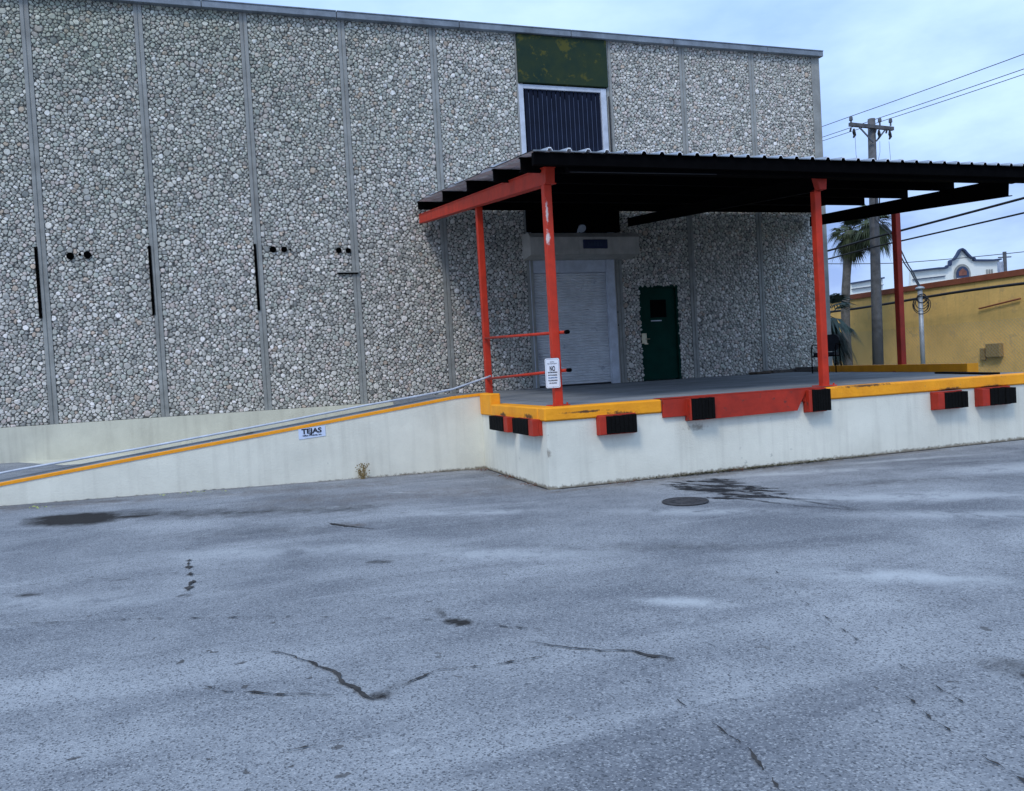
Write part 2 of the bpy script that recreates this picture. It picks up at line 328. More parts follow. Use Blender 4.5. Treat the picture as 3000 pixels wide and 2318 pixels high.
def text_mb(body, size, pos, ux, uz, width=None, bold=0., depth=.0015, align='CENTER'):
    """flat lettering on a plane spanned by unit vectors ux (reading direction) and uz (up)"""
    cu = bpy.data.curves.new('t', 'FONT'); cu.body = body; cu.size = size; cu.align_x = align; cu.offset = bold; cu.extrude = depth; cu.resolution_u = 3
    ob = bpy.data.objects.new('t', cu); COL.objects.link(ob); bpy.context.view_layer.update()
    dg = bpy.context.evaluated_depsgraph_get(); me = bpy.data.meshes.new_from_object(ob.evaluated_get(dg))
    vs = [v.co.copy() for v in me.vertices]; fs = [tuple(p.vertices) for p in me.polygons]
    bpy.data.objects.remove(ob); bpy.data.meshes.remove(me); bpy.data.curves.remove(cu)
    ux = Vector(ux).normalized(); uz = Vector(uz).normalized(); nn = ux.cross(uz)
    k = 1.
    if width and vs:
        w = max(v.x for v in vs) - min(v.x for v in vs); k = width / w
    P = Vector(pos); mb = MB(); mb.add([P + ux*v.x*k + uz*v.y + nn*v.z for v in vs], fs); return mb

# ------------------------------------------------------------------ numbers of the place (metres)
D = 1.007           # deck height
WD = 10.578         # dock front face at y = -WD
XC = 3.52           # dock's left face
YR = 7.78           # ramp side wall at y = -YR
S = 2.2236; X0 = -3.853
JX = [X0 + i*S for i in range(6)]            # ... JX[5] = 7.26 = left side of the window bay
RX = JX[5] + 2.519                           # right side of the window bay
JR = [RX + S*i for i in range(4)]            # 9.78, 12.0, 14.2, 16.45
ZT = 10.27

# ------------------------------------------------------------------ ground
def gz(x, y):      # the yard climbs a little towards the left end of the ramp
    a = np.clip((3.42 - x) * .0175, 0, .17); b = np.clip((y + 12.5) / 4.6, 0, 1); b = b*b*(3 - 2*b); return a * b
def build_ground():
    xs = np.concatenate([[-600, -200, -60, -20], np.arange(-8, 16.001, .05), [20, 60, 200, 800]])
    ys = np.concatenate([[-400, -100, -40, -24], np.arange(-20, -6.999, .05), [0, 20, 60, 300, 1500]])
    X, Y = np.meshgrid(xs, ys, indexing='ij'); Z = gz(X, Y)
    Z = Z + .006*np.sin(X*1.3+.5)*np.sin(Y*1.7) * ((X > -8) & (X < 16) & (Y > -20) & (Y < -11))
    nx, ny = X.shape; V = np.stack([X, Y, Z], -1).reshape(-1, 3)
    i, j = np.meshgrid(np.arange(nx-1), np.arange(ny-1), indexing='ij'); a = (i*ny + j).ravel(); F = np.stack([a, a+ny, a+ny+1, a+1], -1)
    me = bpy.data.meshes.new('ground'); me.vertices.add(len(V)); me.vertices.foreach_set('co', V.ravel())
    me.loops.add(F.size); me.loops.foreach_set('vertex_index', F.ravel().astype(np.int32)); me.polygons.add(len(F))
    me.polygons.foreach_set('loop_start', (np.arange(len(F))*4).astype(np.int32)); me.update(calc_edges=True)
    me.polygons.foreach_set('use_smooth', [True]*len(F))
    def seg(ax, ay, bx, by, w):
        dx, dy = bx-ax, by-ay; t = np.clip(((X-ax)*dx + (Y-ay)*dy)/(dx*dx+dy*dy+1e-9), 0, 1)
        return np.clip(1 - np.hypot(X-ax-t*dx, Y-ay-t*dy)/w, 0, 1)
    def ell(cx, cy, ax, ay, rot=0., soft=.35):
        c, s_ = math.cos(rot), math.sin(rot); u = ((X-cx)*c + (Y-cy)*s_)/ax; v = (-(X-cx)*s_ + (Y-cy)*c)/ay
        return np.clip((1 - np.hypot(u, v))/soft, 0, 1)
    rr = math.atan2(-.6, 1.)       # image-horizontal runs along this direction on the ground near the camera's right
    stain = np.zeros_like(X); pale = np.zeros_like(X); mud = np.zeros_like(X); pits = np.zeros_like(X)
    # oil-dark puddle by the ramp and the damp trail right of it
    stain = np.maximum(stain, 1.3*np.maximum(np.maximum(ell(-1.85, -9.45, .74, .52, -.45, .6), ell(-2.1, -9.2, .5, .25, -.2, .8)), .9*ell(-1.3, -9.6, .5, .2, -.3, .9)))
    stain = np.maximum(stain, .6*seg(-1.4, -9.4, -.2, -10.0, .5)); stain = np.maximum(stain, .55*seg(-.2, -10.0, 1.2, -10.5, .5))
    stain = np.maximum(stain, .35*seg(-3.8, -8.0, -1.6, -8.2, .3))
    mud = np.maximum(mud, .5*seg(-4, -8.1, 1.8, -8.6, .45)); mud = np.maximum(mud, .45*seg(.5, -9.5, 3.2, -10.2, .8))
    # patched hole and small stains
    stain = np.maximum(stain, .9*ell(1.16, -15.2, .13, .07, -.9, .35))
    stain = np.maximum(stain, .55*seg(1.07, -14.83, 1.11, -15.08, .04))
    stain = np.maximum(stain, .8*ell(.52, -16.13, .10, .07, -.5, .6)); stain = np.maximum(stain, .6*seg(.52, -16.1, .68, -16.02, .06))
    stain = np.maximum(stain, .55*ell(1.93, -16.31, .12, .03, -1.0, .6)); stain = np.maximum(stain, .7*ell(.98, -13.35, .16, .07, -.6, .5))
    stain = np.maximum(stain, .8*ell(-.47, -13.62, .08, .035, -.3, .5)); stain = np.maximum(stain, .7*ell(-1.62, -12.95, .16, .07, -.3, .6))
    stain = np.maximum(stain, .6*ell(-1.0, -12.8, .12, .04, -.3, .6))
    mud = np.maximum(mud, .9*ell(1.0, -11.45, .22, .10, -.9, .7))
    # soft tyre-darkened area in front of the dock leveller
    stain = np.maximum(stain, .55*ell(5.1, -11.9, .75, .45, -1.1, .9)); stain = np.maximum(stain, .30*ell(6.9, -12.6, 2.6, .42, -.35, .9))
    stain = np.maximum(stain, .22*ell(8.8, -12.0, 2.0, .35, -.1, .9)); stain = np.maximum(stain, .28*ell(3.2, -14.1, 1.9, .30, -.6, .9))
    stain = np.maximum(stain, .22*ell(0.4, -11.4, 2.6, .7, -.3, .9)); stain = np.maximum(stain, .22*ell(3.0, -15.1, 1.3, .2, -.9, .9))
    stain = np.maximum(stain, .18*ell(2.3, -12.4, 2.0, .5, -.5, .9)); stain = np.maximum(stain, .55*ell(3.3, -17.2, .35, .18, -1.0, .8))
    # pale worn patches
    for q in ((2.48,-15.5,.42,.14,-.75,.9), (4.0,-15.7,.9,.25,-.75,.8), (1.85,-9.6,.42,.07,-.8,.9), (6.6,-11.3,1.7,.22,-.35,.8), (6.2,-13.4,2.2,.4,-.55,.75),
              (9.5,-13.0,2.6,.6,-.35,.8), (2.3,-11.6,1.3,.22,-.5,.6), (4.2,-12.9,1.2,.28,-.6,.65), (1.9,-13.6,1.4,.3,-.55,.5), (0.2,-12.4,1.6,.35,-.4,.45),
              (-1.4,-13.3,1.6,.35,-.3,.4), (2.35,-15.85,.10,.03,-.6,.9), (.52,-16.75,.07,.05,0,1.), (8.4,-11.2,1.4,.15,-.2,.7), (5.9,-14.4,1.6,.3,-.6,.6)):
        pale = np.maximum(pale, q[5]*ell(*q[:5], .8))
    mud = np.maximum(mud, .8*seg(3.5, -10.75, 9.5, -10.66, .16)); mud = np.maximum(mud, .5*seg(4.5, -10.8, 7.4, -10.8, .4))
    mud = np.maximum(mud, .7*seg(3.42, -7.9, 3.5, -10.6, .14)); mud = np.maximum(mud, .5*seg(-5, -7.8, 3.4, -7.85, .14))
    pits = np.clip(.35 + .65*np.clip((2.2 - X)/2.5, 0, 1)*np.clip((-12.5 - Y)/2, 0, 1) + .65*np.clip((X-2)/1.0, 0, 1)*np.clip((-16 - Y)/1, 0, 1), 0, 1)
    for nm, A in (('stain', stain), ('pale', pale), ('mud', mud), ('pits', pits)):
        at = me.attributes.new(nm, 'FLOAT', 'POINT'); at.data.foreach_set('value', A.ravel().astype(np.float32))
    me.materials.append(MT['asphalt']); o = bpy.data.objects.new('ground', me); COL.objects.link(o); o['kind'] = 'structure'
build_ground()

# cracks: ragged ribbons a few mm above the asphalt
def ribbon(mb, pts, w, jag=.35, step=.03, taper=True):
    P = [Vector((a, b)) for a, b in pts]; dense = []
    for i in range(len(P)-1):
        n = max(1, int((P[i+1]-P[i]).length/step))
        for k in range(n): dense.append(P[i].lerp(P[i+1], k/n))
    dense.append(P[-1]); n = len(dense); vs = []; j = Vector((0, 0))
    ws = w if isinstance(w, (tuple, list)) else (w, w)
    for i, p in enumerate(dense):
        d = (dense[min(i+1, n-1)] - dense[max(i-1, 0)]).normalized(); nn = Vector((-d.y, d.x)); j = j*.75 + Vector((random.uniform(-1, 1), random.uniform(-1, 1)))*step*jag
        ww = (ws[0] + (ws[1]-ws[0])*i/(n-1)) * random.uniform(.35, 1.5)
        if taper and (i < 2 or i > n-3): ww *= .3
        for s_ in (-1, 1):
            q = p + j + nn*ww*s_*.5; vs.append((q.x, q.y, float(gz(q.x, q.y)) + .008 + (.006*math.sin(q.x*1.3+.5)*math.sin(q.y*1.7) if q.y < -11 else 0)))
    mb.add(vs, [(2*i, 2*i+1, 2*i+3, 2*i+2) for i in range(n-1)])
def gaps(mb, pts, w, on=.6, jag=.35):      # broken hairline
    P = [Vector(p) for p in pts]
    for i in range(len(P)-1):
        n = max(1, int((P[i+1]-P[i]).length/.12))
        for k in range(n):
            if random.random() < on: ribbon(mb, [P[i].lerp(P[i+1], k/n), P[i].lerp(P[i+1], (k+random.uniform(.5, 1))/n)], w, jag, .02)
CR = [
 ([(-.02,-15.13),(.17,-15.32),(.34,-15.68),(.44,-16.01),(.5,-16.17)], (.003, .030), 0),
 ([(.5,-16.17),(.66,-16.05),(.84,-15.94),(1.14,-16.01),(1.59,-15.99)], (.014, .004), .7),
 ([(1.38,-15.7),(1.59,-15.99),(1.8,-16.16),(1.97,-16.34)], (.003, .026), 0),
 ([(1.66,-16.46),(1.72,-16.8),(1.73,-17.07),(1.73,-17.32),(1.67,-17.54),(1.62,-17.8)], (.010, .018), .8),
 ([(-2.2,-13.6),(-1.43,-13.83),(-.65,-14.15),(.27,-14.63),(.96,-15.06),(1.59,-15.64)], (.013, .008), .7),
 ([(-.34,-15.52),(-.19,-15.72),(.04,-15.88),(.36,-16.05)], (.016, .010), .8),
 ([(-.52,-12.32),(-.49,-12.72),(-.44,-13.18),(-.46,-13.51)], (.05, .02), .65),
 ([(.78,-11.26),(1.19,-11.9)], (.05, .008), 0),
 ([(.09,-16.55),(.35,-16.55),(.59,-16.6)], (.010, .014), .85),
 ([(3.4,-15.2),(3.1,-15.9),(2.9,-16.6),(2.75,-17.4)], (.010, .010), .6),
 ([(-3.2,-12.4),(-1.7,-12.6),(-.9,-12.75),(.6,-13.1)], (.008, .006), .5),
 ([(2.6,-17.2),(2.45,-17.7),(2.4,-18.0)], (.01, .012), .7)]
for pts, w, on in CR:
    mb = MB()
    if on: gaps(mb, pts, max(w), on)
    else: ribbon(mb, pts, w)
    mb.build('asphalt_crack', 'crack', kind='structure')
mb = MB()     # scuffed black tyre marks in front of the leveller plate
for k in range(48):
    t = k/48; cx = 4.75 + .75*random.random() - .1*t; cy = -11.0 - 1.5*random.random(); ln = random.uniform(.15, .5); a = random.uniform(-1.0, -.75)
    ribbon(mb, [(cx, cy), (cx + ln*.5*math.cos(a), cy + ln*.5*math.sin(a)), (cx + ln*math.cos(a+.08), cy + ln*math.sin(a+.08))], (.07, .02), .5, .04)
ribbon(mb, [(4.95,-10.9),(5.15,-11.5),(5.25,-12.4),(5.3,-13.1),(5.4,-13.75)], (.03, .012), .25, .05)
ribbon(mb, [(4.62,-12.19),(4.95,-12.6),(5.1,-13.26),(5.4,-13.8)], (.02, .012), .25, .05)
ribbon(mb, [(5.0,-12.1),(5.25,-12.7),(5.6,-13.3)], (.03, .01), .25, .05)
mb.build('skid_marks', 'oil', kind='structure')

# grass and ground cover beyond the dock
mb = MB()
for k in range(5200):
    x = random.uniform(14.6, 25.9); y = random.uniform(-9, 9); a = random.uniform(0, 6.28); h = random.uniform(.06, .22); w = .012
    mb.add([(x - w*math.cos(a), y - w*math.sin(a), 0), (x + w*math.cos(a), y + w*math.sin(a), 0), (x + random.uniform(-.05, .05), y + random.uniform(-.05, .05), h)], [(0, 1, 2)])
g_ = mb.build('grass', 'grassm', kind='stuff'); g_['label'] = 'rough green grass between the dock and the yellow wall'; g_['category'] = 'grass'
mb = MB(); mb.box((14.5, -9.2, -.05), (25.9, 9.2, .012)); mb.build('lawn', 'grassm', kind='structure')

# ------------------------------------------------------------------ the stone-clad warehouse
wh = thing('warehouse', (6.3, 0, 0), 'tall warehouse clad in grey river-stone panels with rolling door and dark window strip', 'building')
def stones(x0, x1, z0, z1, holes=()):
    px, pz = .093, .062; nx = int((x1-x0)/px) + 1; nz_ = int((z1-z0)/pz) + 1
    px = (x1-x0)/nx; pz = (z1-z0)/nz_
    I, J = np.meshgrid(np.arange(nx), np.arange(nz_), indexing='ij')
    sx = (I + .5 + .25*((J % 2)*2-1) + RS.uniform(-.34, .34, I.shape))*px; sz = (J + .5 + RS.uniform(-.34, .34, I.shape))*pz
    wgt = RS.normal(0, 1, I.shape)*.00065; wgt[RS.rand(*I.shape) < .035] += .0018
    big = np.full((nx+6, nz_+6, 3), np.nan); big[3:-3, 3:-3] = np.stack([sx, sz, wgt], -1)
    K = 7; th = (np.arange(K)/K)*2*np.pi + RS.uniform(0, .9, I.shape)[..., None]
    ux, uz = np.cos(th), np.sin(th); asp = .8
    rad = np.full(th.shape, .085)
    for di in range(-3, 4):
        for dj in range(-3, 4):
            if di == 0 and dj == 0: continue
            nb = big[3+di:3+di+nx, 3+dj:3+dj+nz_]; dx = (nb[..., 0]-sx)[..., None]; dz = (nb[..., 1]-sz)[..., None]
            num = (dx*dx + dz*dz)/2 + ((wgt - nb[..., 2])[..., None]); den = dx*ux + dz*uz
            r = np.where(den > 1e-5, num/np.maximum(den, 1e-5), 9); r = np.where(np.isnan(r), 9, r); rad = np.minimum(rad, r)
    W_, H_ = x1-x0, z1-z0
    with np.errstate(divide='ignore'):
        for lim, u_, s_ in ((W_, ux, sx), (H_, uz, sz)):
            rad = np.minimum(rad, np.where(u_ > 1e-4, (lim - s_[..., None])/np.maximum(u_, 1e-4), 9)); rad = np.minimum(rad, np.where(u_ < -1e-4, s_[..., None]/np.maximum(-u_, 1e-4), 9))
    rad = np.clip(rad, .006, .09)
    keep = np.ones(I.shape, bool)
    for (a, b, c, d) in holes: keep &= ~((sx + x0 > a - .03) & (sx + x0 < b + .03) & (sz + z0 > c) & (sz + z0 < d + .02))
    for (a, b, c, d) in holes:
        ex = np.abs(sx + x0 - (a+b)/2) - (b-a)/2; ez = sz + z0 - d
        near = (ex > 0) & (ex < .11) & (sz + z0 < d + .03); rad = np.where(near[..., None], np.minimum(rad, np.maximum(ex, .02)[..., None]*1.05), rad)
    rad = rad*RS.uniform(.86, 1.06, rad.shape)
    keep &= rad.mean(-1) > .016
    n = keep.sum(); r = rad[keep]; ux = ux[keep]; uz = uz[keep]; cx = sx[keep] + x0; cz = sz[keep] + z0
    h = np.clip(r.mean(-1)*RS.uniform(.35, .80, n), .009, .030); tx = RS.normal(0, .10, n)[:, None]; tz = RS.normal(0, .12, n)[:, None]
    V = np.zeros((n, 2*K+1, 3))
    for q, (kr, kh) in enumerate(((.99, .0), (.80, .80))):
        V[:, q*K:(q+1)*K, 0] = cx[:, None] + r*ux*kr; V[:, q*K:(q+1)*K, 2] = cz[:, None] + r*uz*kr
        V[:, q*K:(q+1)*K, 1] = -(.004 + h[:, None]*kh*RS.uniform(.75, 1.2, (n, K)) + (r*ux*tx + r*uz*tz)*(q > 0))
    V[:, 2*K, 0] = cx + r.mean(-1)*RS.uniform(-.3, .3, n); V[:, 2*K, 2] = cz + r.mean(-1)*RS.uniform(-.3, .3, n); V[:, 2*K, 1] = -(.004 + h*RS.uniform(.8, 1.15, n))
    k = np.arange(K); k1 = (k+1) % K; base = (np.arange(n)*(2*K+1))[:, None, None]
    Q = (np.stack([k, k1, K+k1, K+k], -1)[None] + base).reshape(-1, 4); T = (np.stack([K+k, K+k1, np.full(K, 2*K)], -1)[None] + base).reshape(-1, 3)
    pal = np.array([(.56,.54,.48), (.66,.63,.57), (.42,.41,.37), (.76,.72,.66), (.62,.54,.49), (.50,.51,.45), (.84,.80,.76), (.30,.30,.28), (.56,.45,.36)])
    ci = RS.choice(len(pal), n, p=[.22, .18, .15, .12, .10, .12, .05, .04, .02]); c = pal[ci]*RS.uniform(.82, 1.18, (n, 1))
    C = np.repeat(np.concatenate([c, np.ones((n, 1))], 1)[:, None], 2*K+1, 1).reshape(-1, 4)
    return V.reshape(-1, 3), Q, T, C
def stone_panel(x0, x1, z0, z1, holes=(), par=wh):
    V, Q, T, C = stones(x0, x1, z0, z1, holes)
    nv = len(V); B = []; BF = []      # mortar backing slab behind the stones (with the openings left out)
    rects = [(x0, x1, z0, z1)]
    for (a, b, c, d) in holes: rects = [(x0, a, z0, z1), (b, x1, z0, z1), (a, b, d, z1)]
    for (a, b, c, d) in rects:
        o = nv + len(B); B += [(a,-.002,c),(b,-.002,c),(b,-.002,d),(a,-.002,d)]; BF.append((o, o+1, o+2, o+3))
    V = np.concatenate([V, np.array(B)]) - np.array(origin(par)); Q = np.concatenate([Q, np.array(BF)]); C = np.concatenate([C, np.tile([.1, .1, .1, 1], (len(B), 1))])
    me = bpy.data.meshes.new('stone_panel'); me.vertices.add(len(V)); me.vertices.foreach_set('co', V.ravel())
    idx = np.concatenate([Q.ravel(), T.ravel()]).astype(np.int32); me.loops.add(len(idx)); me.loops.foreach_set('vertex_index', idx)
    nq, n3 = len(Q), len(T); me.polygons.add(nq + n3)
    me.polygons.foreach_set('loop_start', np.concatenate([np.arange(nq)*4, nq*4 + np.arange(n3)*3]).astype(np.int32)); me.update(calc_edges=True)
    me.materials.append(MT['stone']); me.materials.append(MT['mortar'])
    mi = np.zeros(nq+n3, np.int32); mi[nq-len(BF):nq] = 1; me.polygons.foreach_set('material_index', mi)
    sm = np.zeros(nq+n3, bool); me.polygons.foreach_set('use_smooth', sm)
    at = me.attributes.new('tone', 'FLOAT_COLOR', 'POINT'); at.data.foreach_set('color', C.astype(np.float32).ravel())
    me.validate(); me.update()
    o = bpy.data.objects.new('stone_panel', me); COL.objects.link(o); o.parent = par; return o
ZF = .90; hw = .085
stone_panel(JX[0]-S+hw, JX[0]-hw, ZF, ZT)
for i in range(5): stone_panel(JX[i]+hw, JX[i+1]-hw, ZF if i < 4 else ZF, ZT)
GD = (10.40, 11.48, D, 3.545)
stone_panel(RX+hw, JR[1]-hw, D, ZT, [GD]); stone_panel(JR[1]+hw, JR[2]-hw, D, ZT); stone_panel(JR[2]+hw, JR[3]-hw-.1, D, ZT)
# core volume behind the panels: walls with openings, side walls, flat roof
mb = MB(); xl, xr, yb = JX[0]-S, JR[3]+.06, 22.
for (a, b, c, d) in ((xl, 7.21, 0, ZT), (9.79, 10.36, 0, ZT), (11.52, xr, 0, ZT), (10.36, 11.52, 3.58, ZT), (10.36, 11.52, 0, D-.01), (7.21, 9.79, 0, D-.01)):
    mb.box((a, .004, c), (b, .3, d))
mb.box((xl, .3, 0), (xl+.3, yb, ZT)); mb.box((xr-.3, .3, 0), (xr, yb, ZT)); mb.box((xl+.3, yb-.3, 0), (xr-.3, yb, ZT)); mb.box((xl+.3, .3, ZT-.4), (xr-.3, yb-.3, ZT-.15))
mb.box((7.21, .30, D), (9.79, .5, ZT)); mb.box((10.36, .3, D), (11.52, .5, 3.58))
mb.build('wall', 'joint', wh)
mb = MB(); mb.prism([(-1.6, 0), (0, 0), (0, ZF), (-.035, ZF), (-.035, .14), (-1.6, .12)], 0, xl-.2, XC+2.2); mb.build('foundation_wall', 'found', wh)
# joints: concrete strip with a caulk groove made of three strips
def joint(x, z0=ZF, z1=ZT):
    mb = MB()
    mb.bbox((x-hw, -.034, z0), (x-.012, .003, z1), .004); mb.bbox((x+.012, -.034, z0), (x+hw, .003, z1), .004); mb.box((x-.012, -.018, z0), (x+.012, .003, z1)); return mb.build('joint_strip', 'joint', wh)
for i, x in enumerate(JX): joint(x, ZF)
for x in JR[:3]: joint(x, D)
mb = MB(); mb.bbox((JR[3]-hw-.1, -.04, D), (xr+.03, .003, ZT), .006); mb.build('corner_trim', 'joint', wh)
mb = MB()
z = 10.06
for k in range(9):
    a = xl-.2 + k*3.0; b = min(a+2.985, xr+.08)
    if a < xr: mb.bbox((a, -.17, z), (b, .0, z+.145), .008); mb.box((a, -.185, z+.145), (b, .02, z+.165))
mb.build('roof_fascia', 'fascia', wh)
# dark vertical gaps beside the first three joints
for x, a, b in ((-3.90, 3.20, 4.72), (-1.66, 3.19, 4.73), (.59, 3.22, 4.76)):
    mb = MB(); mb.box((x-hw-.005, -.055, a), (x-hw+.045, -.034, b)); mb.box((x-hw+.05, -.04, a), (x-hw+.058, -.034, b)); mb.build('joint_gap', 'hole', wh)
for x, z, r in ((-3.31, 4.52, .075), (-2.97, 4.54, .075), (-3.12, 4.55, .028), (.93, 4.63, .072), (1.18, 4.63, .068), (1.32, 4.63, .022), (2.44, 4.60, .065), (2.66, 4.59, .06)):
    mb = MB(); mb.tube([(x, -.062, z), (x, -.0, z)], r, 18); mb.build('vent_hole', 'hole', wh)
mb = MB(); mb.box((2.37, -.075, 4.03), (2.86, .0, 4.06)); mb.cur = 1; mb.box((2.37, -.085, 4.06), (2.88, .0, 4.085)); mb.build('wall_slot', ['hole', 'joint'], wh)
# tall window strip: green spandrel on top, slatted window below
mb = MB(); mb.bbox((7.22, -.10, 8.83), (9.73, .12, 10.055), .01); mb.build('spandrel_panel', 'spandrel', wh)
win = MB(); win.bbox((7.22, -.05, 4.96), (7.35, .12, 8.80), .008); win.bbox((9.52, -.05, 4.96), (9.68, .12, 8.80), .008); win.box((7.352, -.04, 8.70), (9.518, .12, 8.80))
wf = win.build('window', 'frame', wh)
mb = MB(); mb.box((7.352, .10, 4.96), (9.518, .12, 8.70)); mb.build('glass', 'glass', wf)
mb = MB(); n = 17
for k in range(n):
    x = 7.45 + k*(2.0/(n-1)); mb.cur = 0; mb.box((x-.055, .0, 4.98), (x+.045, .06, 8.69)); mb.cur = 1; mb.box((x+.047, -.006, 4.98), (x+.056, .06, 8.60 - .06*abs(k % 3)))
mb.build('louvre', ['slat', 'slatedge'], wf)
mb = MB(); mb.tube([(9.74, -.06, 8.6), (9.74, -.06, 5.0)], .018, 6); mb.build('drain_pipe', 'cable', wh)
# hood over the rolling door, with its lamp and blue sign plate
mb = MB(); mb.prism([(-.62, 4.36), (0, 4.30), (0, 4.96), (-.45, 4.93), (-.62, 4.80)], 0, 7.10, 10.12); hood = mb.build('door_hood', 'hood', wh)
mb = MB(); mb.tube([(8.45, -.5, 4.93), (8.45, -.56, 5.02), (8.45, -.68, 5.03)], .025, 8); mb.tube([(8.45, -.66, 5.06), (8.45, -.78, 4.98)], [.05, .11], 12); mb.build('lamp_fitting', 'galv', hood)
mb = MB(); mb.bbox((8.52, -.66, 4.50), (9.20, -.621, 4.73), .01); sp_ = mb.build('sign_plate', 'navy', hood)
mb = MB()
for k, (w, hh) in enumerate(((.05,.10),(.05,.09),(.05,.12),(.035,.12),(.05,.10))):
    x = 8.66 + k*.082; mb.box((x, -.664, 4.56), (x+.012, -.661, 4.56+hh)); mb.box((x+.012, -.664, 4.56+hh*.5), (x+w, -.661, 4.57+hh*.5)); mb.box((x+w-.012, -.6635, 4.555), (x+w, -.661, 4.55+hh*.6*(1+k % 2*.4)))
mb.build('lettering', 'dimletter', sp_)
# rolling door
mb = MB(); mb.bbox((7.22, -.03, D), (7.36, .2, 4.30), .008); mb.bbox((9.42, -.06, D), (9.64, .2, 4.30), .008); mb.bbox((7.362, -.02, 3.97), (9.418, .2, 4.30), .008); mb.build('door_frame', 'frame', wh)
mb = MB(); mb.box((9.642, -.01, D), (9.79, .28, 4.30)); mb.build('door_pier', 'hood', wh)
prof = []; z = D + .03; 
while z < 3.96:
    prof += [(.075, z), (.050, z+.018), (.048, z+.045), (.070, z+.062)]; z += .070
mb = MB(); mb.prism(prof + [(.12, z), (.12, D+.03)], 0, 7.362, 9.418); rd = mb.build('rolling_door', 'shutter', wh)
mb = MB(); mb.bbox((7.363, .03, D+.005), (9.417, .11, D+.045), .006); mb.build('bottom_bar', 'cable', rd)
for z_ in (2.9, 2.55): mb = MB(); mb.tube([(9.71, -.03, z_), (9.71, -.012, z_)], .028, 10); mb.build('door_switch', 'cable', wh)
# green personnel door
mb = MB(); mb.box((10.36, -.02, D), (10.41, .2, 3.58)); mb.box((11.47, -.02, D), (11.52, .2, 3.58)); mb.box((10.41, -.02, 3.53), (11.47, .2, 3.58)); mb.build('door_surround', 'gdoor', wh)
mb = MB(); mb.bbox((10.412, .05, D+.02), (11.468, .10, 3.528), .006); gd = mb.build('door', 'gdoor', wh, label='dark green steel door with small window')
mb = MB(); mb.box((10.70, .040, 2.72), (11.18, .052, 3.20)); mb.build('door_window', 'black', gd)
mb = MB(); mb.box((10.70, .030, 2.62), (11.02, .052, 2.645)); mb.build('door_glint', 'galv', gd)  # pale strip standing in for a white reflection on the door
mb = MB(); mb.bbox((10.36, -.055, 2.02), (10.50, .045, 2.30), .008); mb.box((10.42, -.07, 2.0), (10.52, -.02, 2.03)); mb.tube([(10.47, -.02, 2.14), (10.47, -.08, 2.14), (10.57, -.09, 2.14)], .012, 8); mb.build('lock_plate', 'brass', gd)

# ------------------------------------------------------------------ loading dock
dk = thing('loading_dock', (7.5, -5.2, 0), 'white concrete loading dock with orange-yellow edge and grey deck', 'loading dock')
b_ = .03
FX = 11.8      # front right corner of the dock, outside the photograph
mb = MB(); mb.prism([(XC, -WD), (FX, -WD), (12.15, -8.75), (12.55, -8.75), (15.25, -.05), (15.0, -.05), (12.35, -8.5), (11.8, -8.5), (11.4, -WD+.25), (XC+.25, -WD+.25), (XC+.25, -.05), (XC, -.05)], 2, 0, D-.17); mb.build('dock_wall', 'white', dk)
mb = MB(); mb.prism([(XC+.20, -WD+.20), (FX-.1, -WD+.20), (12.0, -8.6), (12.5, -8.6), (15.2, -.036), (XC+.20, -.036)], 2, .8, D); mb.build('deck', 'deck', dk)
def edge(x0, x1, y0, y1):
    mb = MB(); mb.bbox((x0, y0, D-.165), (x1, y1, D+.004), .018); return mb.build('edge_band', 'yellow', dk)
edge(XC-b_, 5.10, -WD-b_, -WD+.21); edge(7.66, FX, -WD-b_, -WD+.21); edge(XC-b_, XC+.21, -WD+.212, -8.36)
mb = MB(); mb.box((5.103, -WD-.01, D-.165), (7.657, -WD+.21, D-.002)); mb.box((XC, -8.358, D-.165), (XC+.21, -.036, D-.003)); mb.build('edge_filler', 'deck', dk)
mb = MB(); mb.beam((12.40, -8.66, D+.065), (14.55, -2.0, D+.065), .2, .17); mb.build('side_curb', 'yellow', dk)
mb = MB(); mb.beam((14.55, -1.98, D+.05), (15.05, -.4, D+.05), .18, .16); mb.beam((13.95, -.35, D+.04), (14.98, -.38, D+.04), .12, .09); mb.build('side_curb', 'dirt', dk, label='brown unpainted end of the side curb')
mb = MB(); mb.beam((11.03, -10.3, D+.005), (11.85, -8.45, D+.005), .16, .05); mb.build('edge_strip', 'rubber', dk)
mb = MB(); mb.bbox((13.45, -.7, D), (13.95, -.3, D+.07), .03); mb.build('debris', 'dirt', dk)
# leveller plate
mb = MB(); mb.bbox((5.105, -WD-.045, .775), (5.50, -WD-.002, D+.006), .006)
mb.prism([(5.50, D+.006), (7.32, D+.006), (7.26, .965), (7.12, .73), (5.54, .71), (5.50, .76)], 1, -WD-.075, -WD-.012)
mb.bbox((5.105, -WD-.05, D+.0065), (7.60, -WD+.21, D+.014), .003)
lv = mb.build('leveller_plate', 'redold', dk)
mb = MB(); mb.bbox((7.24, -WD-.05, .84), (7.34, -WD-.002, D), .006); mb.build('plate_bracket', 'redold', lv)
def bumper(x0, x1, z0, z1, red_left=.1, dep=.15, red_right=0.):
    m1 = MB(); m1.bbox((x0, -WD-.055, z0-.01), (x1+red_right, -WD-.001, z1+.012), .005); m1.bbox((x0, -WD-dep+.01, z0), (x0+red_left, -WD-.056, z1), .005)
    br = m1.build('bumper_bracket', 'redold', dk)
    m2 = MB(); a = x0 + red_left + .003; n = 7
    for k in range(n):
        w = (x1-a)/n; o = random.uniform(-.006, .006); m2.bbox((a+k*w, -WD-dep-o, z0+.004-o*.5), (a+(k+1)*w-.0015, -WD-.057, z1-.002+o), .006)
    m2.build('rubber_block', 'rubber', br)
bumper(4.18, 4.68, .63, .86, .085, .14, .03)
